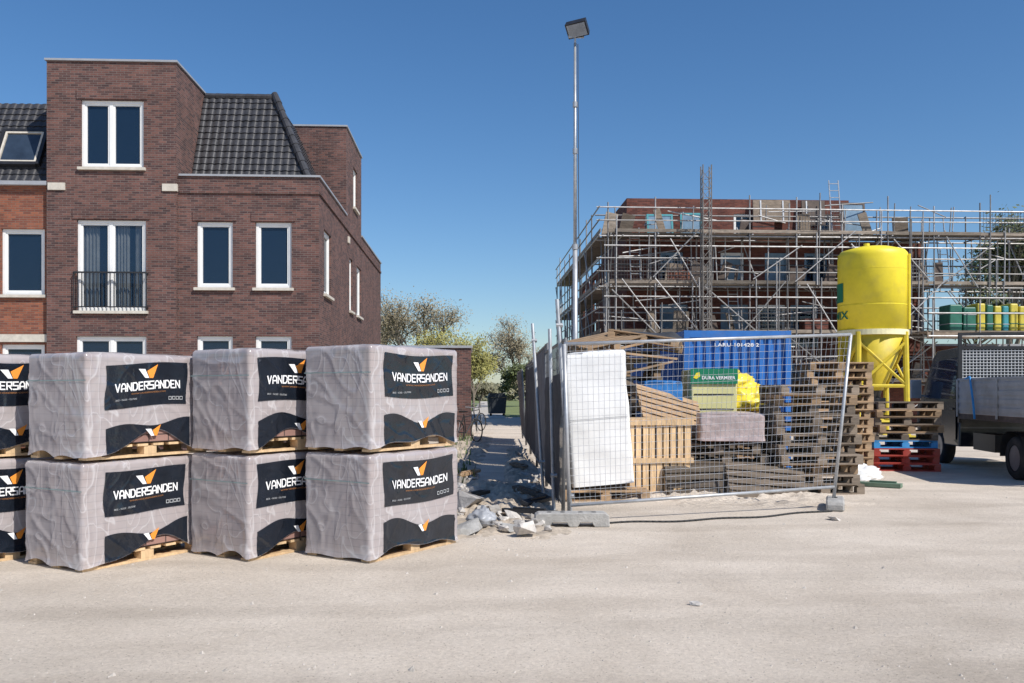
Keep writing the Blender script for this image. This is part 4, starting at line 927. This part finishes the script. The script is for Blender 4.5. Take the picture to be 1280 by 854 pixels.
# ------------------------------------------------------------------ flatbed truck
tk=thing('flatbed_truck','dark flatbed truck with grey side boards and mesh headboard parked at the right picture edge','truck',(9.47,14.9,0),rad(82.8))
wf=lambda z:1 if z<1.3 else 1-.09*(z-1.3)
cab=[(2.35,.42),(3.15,.42),(3.2,.66),(3.4,.80),(3.62,.84),(3.86,.80),(4.05,.66),(4.12,.42),(4.78,.45),(4.88,.8),(4.84,1.22),(4.62,1.34),(4.06,2.24),(3.86,2.37),(2.4,2.40)]
mb=MB(); mb.prism(cab,-.96,.96,wf); cb=mb.build('cab',M['paint'],tk)
bv=cb.modifiers.new('b','BEVEL'); bv.width=.025; bv.segments=2; bv.angle_limit=rad(40); bv.limit_method='ANGLE'
yw=lambda z,e:.96*wf(z)+e
for sg_ in (1,-1):
    mb=MB(); P2=[(2.5,.55),(3.14,.55),(3.3,.86),(3.95,1.0),(3.95,1.30),(2.5,1.30)]
    mb.poly([(x,sg_*yw(z,.012),z) for x,z in P2]); d=mb.build('door',M['paint'],tk)
    mb=MB(); mb.poly([(x,sg_*yw(z,.010),z) for x,z in [(2.56,1.36),(4.38,1.36),(3.92,2.14),(2.58,2.20)]]); mb.build('door_window',M['glass'],d)
    mb=MB(); mb.box((2.68,sg_*.985,1.16),(.18,.03,.04)); mb.build('handle',M['black'],d)
    mb=MB(); mb.box((4.30,sg_*1.16,1.56),(.10,.22,.40)); mb.tube((4.32,sg_*.9,1.4),(4.30,sg_*1.1,1.42),.025); mi=mb.build('mirror',M['alu'],tk); bv=mi.modifiers.new('b','BEVEL'); bv.width=.03; bv.segments=2
    mb=MB(); mb.box((4.83,sg_*.7,.95),(.12,.35,.2)); mb.build('headlight',M['lampglass'],tk)
    mb=MB(); mb.box((-1.46,sg_*.82,.76),(.05,.3,.14)); mb.build('tail_light',M['redlamp'],tk)
mb=MB(); mb.poly([(4.62,-.8,1.39),(4.62,.8,1.39),(4.10,.74,2.2),(4.10,-.74,2.2)]); mb.v=[(x+.02,y,z+.02) for x,y,z in mb.v]; mb.build('windscreen',M['glass'],tk)
mb=MB()
for y in (-.4,.4): mb.b2((-1.3,y-.05,.5),(2.4,y+.05,.66))
mb.b2((-1.45,-.85,.42),(-1.35,.85,.54)); mb.build('chassis',M['black'],tk)
mb=MB(); mb.b2((.9,.55,.4),(1.9,.86,.72)); mb.build('tool_box',M['black'],tk)
for x in (0,3.62):
    for sg_ in (1,-1):
        mb=MB(); y=sg_*.80; mb.lathe([(.22,-.11),(.33,-.12),(.37,-.08),(.37,.08),(.33,.12),(.22,.11)],(x,y,.37),'Y',28,False); wl=mb.build('wheel',M['tyre'],tk,True)
        mb=MB(); mb.lathe([(.05,.10*sg_),(.1,.06*sg_),(.18,.05*sg_),(.22,.10*sg_)],(x,y,.37),'Y',24,True); mb.build('rim',M['rim'],wl,False)
for sg_ in (1,-1):
    mb=MB(); pts=[(-.48,.37),(-.46,.55),(-.36,.74),(-.18,.82),(.18,.82),(.36,.74),(.46,.55),(.48,.37)]
    for a,b in zip(pts[:-1],pts[1:]): mb.poly([(a[0],sg_*.62,a[1]),(b[0],sg_*.62,b[1]),(b[0],sg_*.95,b[1]),(a[0],sg_*.95,a[1])])
    mb.build('mudguard',M['black'],tk)
ZB=.12
mb=MB(); mb.b2((-1.5,-1.03,.86+ZB),(2.2,1.03,.96+ZB)); mb.build('load_bed',M['rust'],tk)
for sg_ in (1,-1):
    mb=MB(); mb.b2((-1.5,sg_*1.0,.965+ZB),(2.2,sg_*1.035,1.60+ZB))
    for k in range(4): mb.b2((-1.5,sg_*1.035,1.02+k*.15+ZB),(2.2,sg_*1.047,1.10+k*.15+ZB))
    for x in (-1.47,.35,2.17): mb.b2((x-.03,sg_*1.047,.90+ZB),(x+.03,sg_*1.065,1.62+ZB))
    mb.b2((-1.5,sg_*.985,1.601+ZB),(2.2,sg_*1.05,1.64+ZB)); mb.build('side_board',M['alu'],tk)
mb=MB(); mb.b2((-1.55,-1.0,.965+ZB),(-1.51,1.0,1.55+ZB)); mb.build('tail_board',M['alu'],tk)
mb=MB()
for y in (-.98,.98): mb.b2((2.21,y-.03,.9),(2.27,y+.03,2.66))
for z in (1.68,2.33,2.60): mb.b2((2.212,-.95,z),(2.268,.95,z+.06))
hb=mb.build('headboard',M['black'],tk)
mb=MB()
for k in range(30): y=-.93+k*.064; mb.tube((2.24,y,1.74),(2.24,y,2.33),.009,n=4)
for k in range(10): z=1.78+k*.058; mb.tube((2.232,-.95,z),(2.232,.95,z),.009,n=4)
mb.build('headboard_mesh',M['meshwhite'],hb)
mb=MB(); mb.b2((2.205,-.93,1.09),(2.235,.93,1.66)); mb.build('bulkhead',M['alu'],hb)
mb=MB(); mb.path([V((2.1,1.0,1.72)),V((1.5,1.07,1.78)),V((1.3,1.085,1.3)),V((1.25,1.08,1.0))],.02,5); mb.build('lashing_strap',M['wood_blue'],tk)
# ------------------------------------------------------------------ trees
def tree(name,label,x,y,h,cr_,leafm,nleaf,seed,ls=.25,depth=4,cat='tree',trunkh=.26,spread=.03):
    rr=random.Random(seed); o=thing(name,label,cat,(x,y,0),0); tb=MB(); tips=[]
    def br(p,d,L,r,dep):
        q=p+d*L; tb.tube(p,q,r,r*.65,n=5 if dep>2 else 3,cap=False)
        if dep<=2: tips.append(q); tips.append(p.lerp(q,.5))
        if dep==0: return
        for k in range(3 if dep>1 else 4):
            nd=(d+V((rr.gauss(0,.5),rr.gauss(0,.5),rr.gauss(.18,.28)))).normalized(); br(p.lerp(q,rr.uniform(.5,1)),nd,L*rr.uniform(.6,.84),r*.62,dep-1)
    br(V((0,0,0)),V((rr.uniform(-.05,.05),0,1)).normalized(),h*trunkh,h*.022,depth)
    zmax=max(t.z for t in tips); k=h/zmax; xm=max(abs(t.x) for t in tips); kx=cr_/xm
    fx=lambda c:1+(kx-1)*min(1,c/(h*.3))
    tb.v=[(a*fx(c),b*fx(c),c*k) for a,b,c in tb.v]; tips=[V((t.x*kx,t.y*kx,t.z*k)) for t in tips]
    tb.build('trunk',M['bark'],o)
    lf=MB()
    for i in range(nleaf):
        c=rr.choice(tips)+V((rr.gauss(0,1),rr.gauss(0,1),rr.gauss(0,.8)))*h*spread; u=V((rr.gauss(0,1),rr.gauss(0,1),rr.gauss(0,1))).normalized(); w=u.orthogonal().normalized(); s=ls*rr.uniform(.5,1.3)
        lf.poly([c-u*s,c+w*s*.6,c+u*s,c-w*s*.6])
    lf.build('crown',M[leafm],o); return o
tree('bare_tree','large bare brownish tree behind the right end of the corner house',PX(522,75),75,9.8,4.0,'leafb',10000,1,.075,6,spread=.06)
tree('bare_tree','smaller bare tree half hidden behind the corner house wall',PX(490,85),85,9.0,2.8,'leafb',4000,21,.075,6,spread=.06)
tree('budding_tree','yellow green budding tree beyond the alley left of the path',PX(560,64),64,6.2,3.4,'leafy',9000,2,.085,6,spread=.06)
tree('budding_tree','small yellow green tree beyond the alley beside the budding tree',PX(592,70),70,4.8,2.0,'leafy',3400,12,.085,5,spread=.06)
tree('bare_tree','grey green tree rising behind the sheeted alley fence',PX(652,92),92,9.2,4.4,'leafb',7000,3,.085,6,spread=.06)
tree('bush','dark green bush beyond the alley beside the waste container',PX(650,88),88,4.2,3.0,'leafg',3000,5,.17,5,spread=.06)
tree('bush','low pale bush at the far left side of the alley end',PX(600,85),85,2.4,1.9,'leafp',1900,8,.15,5,spread=.06)
tree('leafy_tree','tall green tree behind the right end of the scaffolding',PX(1262,62),62,14.2,4.0,'leafg',8000,4,.16,6)
tree('leafy_tree','green tree left of the tall tree behind the scaffolding',PX(1215,70),70,12.5,3.0,'leafg',5000,6,.16,6)
mb=MB()
for i in range(9000):
    x=R.uniform(-90,110); hh=3.2+1.8*noise.noise(V((x*.09,0,0)))+1.2*noise.noise(V((x*.4,3,0))); z=R.random()**.8*hh; y=150+R.uniform(-3,3); s=R.uniform(.25,.6); u=V((R.gauss(0,1),R.gauss(0,1),R.gauss(0,1))).normalized(); w=u.orthogonal(); c=V((x,y,z))
    mb.poly([c-u*s,c+w*s,c+u*s,c-w*s])
o=mb.build('treeline',M['leafp']); tag(o,'far hedge and woodland edge along the horizon','trees'); o['kind']='stuff'
# ------------------------------------------------------------------ light, sky, camera
el=rad(46); sx,sy=.75,-.66; l=math.hypot(sx,sy); sx/=l; sy/=l
ld=bpy.data.lights.new('sun','SUN'); ld.energy=5.0; ld.angle=rad(.5); ld.color=(1,.95,.88)
lo=bpy.data.objects.new('sun',ld); col.objects.link(lo)
dirv=V((-sx*math.cos(el),-sy*math.cos(el),-math.sin(el))); lo.rotation_euler=dirv.to_track_quat('-Z','Y').to_euler(); lo.location=(20,-20,30)
wd=bpy.data.worlds.new('World'); sc.world=wd; wd.use_nodes=True; nt=wd.node_tree
sk=nt.nodes.new('ShaderNodeTexSky'); sk.sky_type='NISHITA'; sk.sun_disc=False; sk.sun_elevation=el; sk.sun_rotation=math.atan2(sx,sy); sk.air_density=1.0; sk.dust_density=.5; sk.ozone_density=3.5
hs=nt.nodes.new('ShaderNodeHueSaturation'); hs.inputs['Saturation'].default_value=1.2
tn=nt.nodes.new('ShaderNodeMix'); tn.data_type='RGBA'; tn.blend_type='MULTIPLY'; tn.inputs['Factor'].default_value=1; tn.inputs['B'].default_value=(.97,1.0,1.05,1)
bg=nt.nodes['Background']; bg.inputs[1].default_value=.115; nt.links.new(sk.outputs[0],hs.inputs['Color']); nt.links.new(hs.outputs[0],tn.inputs['A']); nt.links.new(tn.outputs['Result'],bg.inputs[0])
cd=bpy.data.cameras.new('camera'); cd.sensor_width=36; cd.lens=F/1280*36; cd.shift_y=63/1280; cd.clip_end=3000
co=bpy.data.objects.new('camera',cd); col.objects.link(co); co.location=(0,0,H); co.rotation_euler=(rad(90),0,0); sc.camera=co
sc.view_settings.view_transform='Standard'; sc.view_settings.look='None'; sc.view_settings.exposure=0
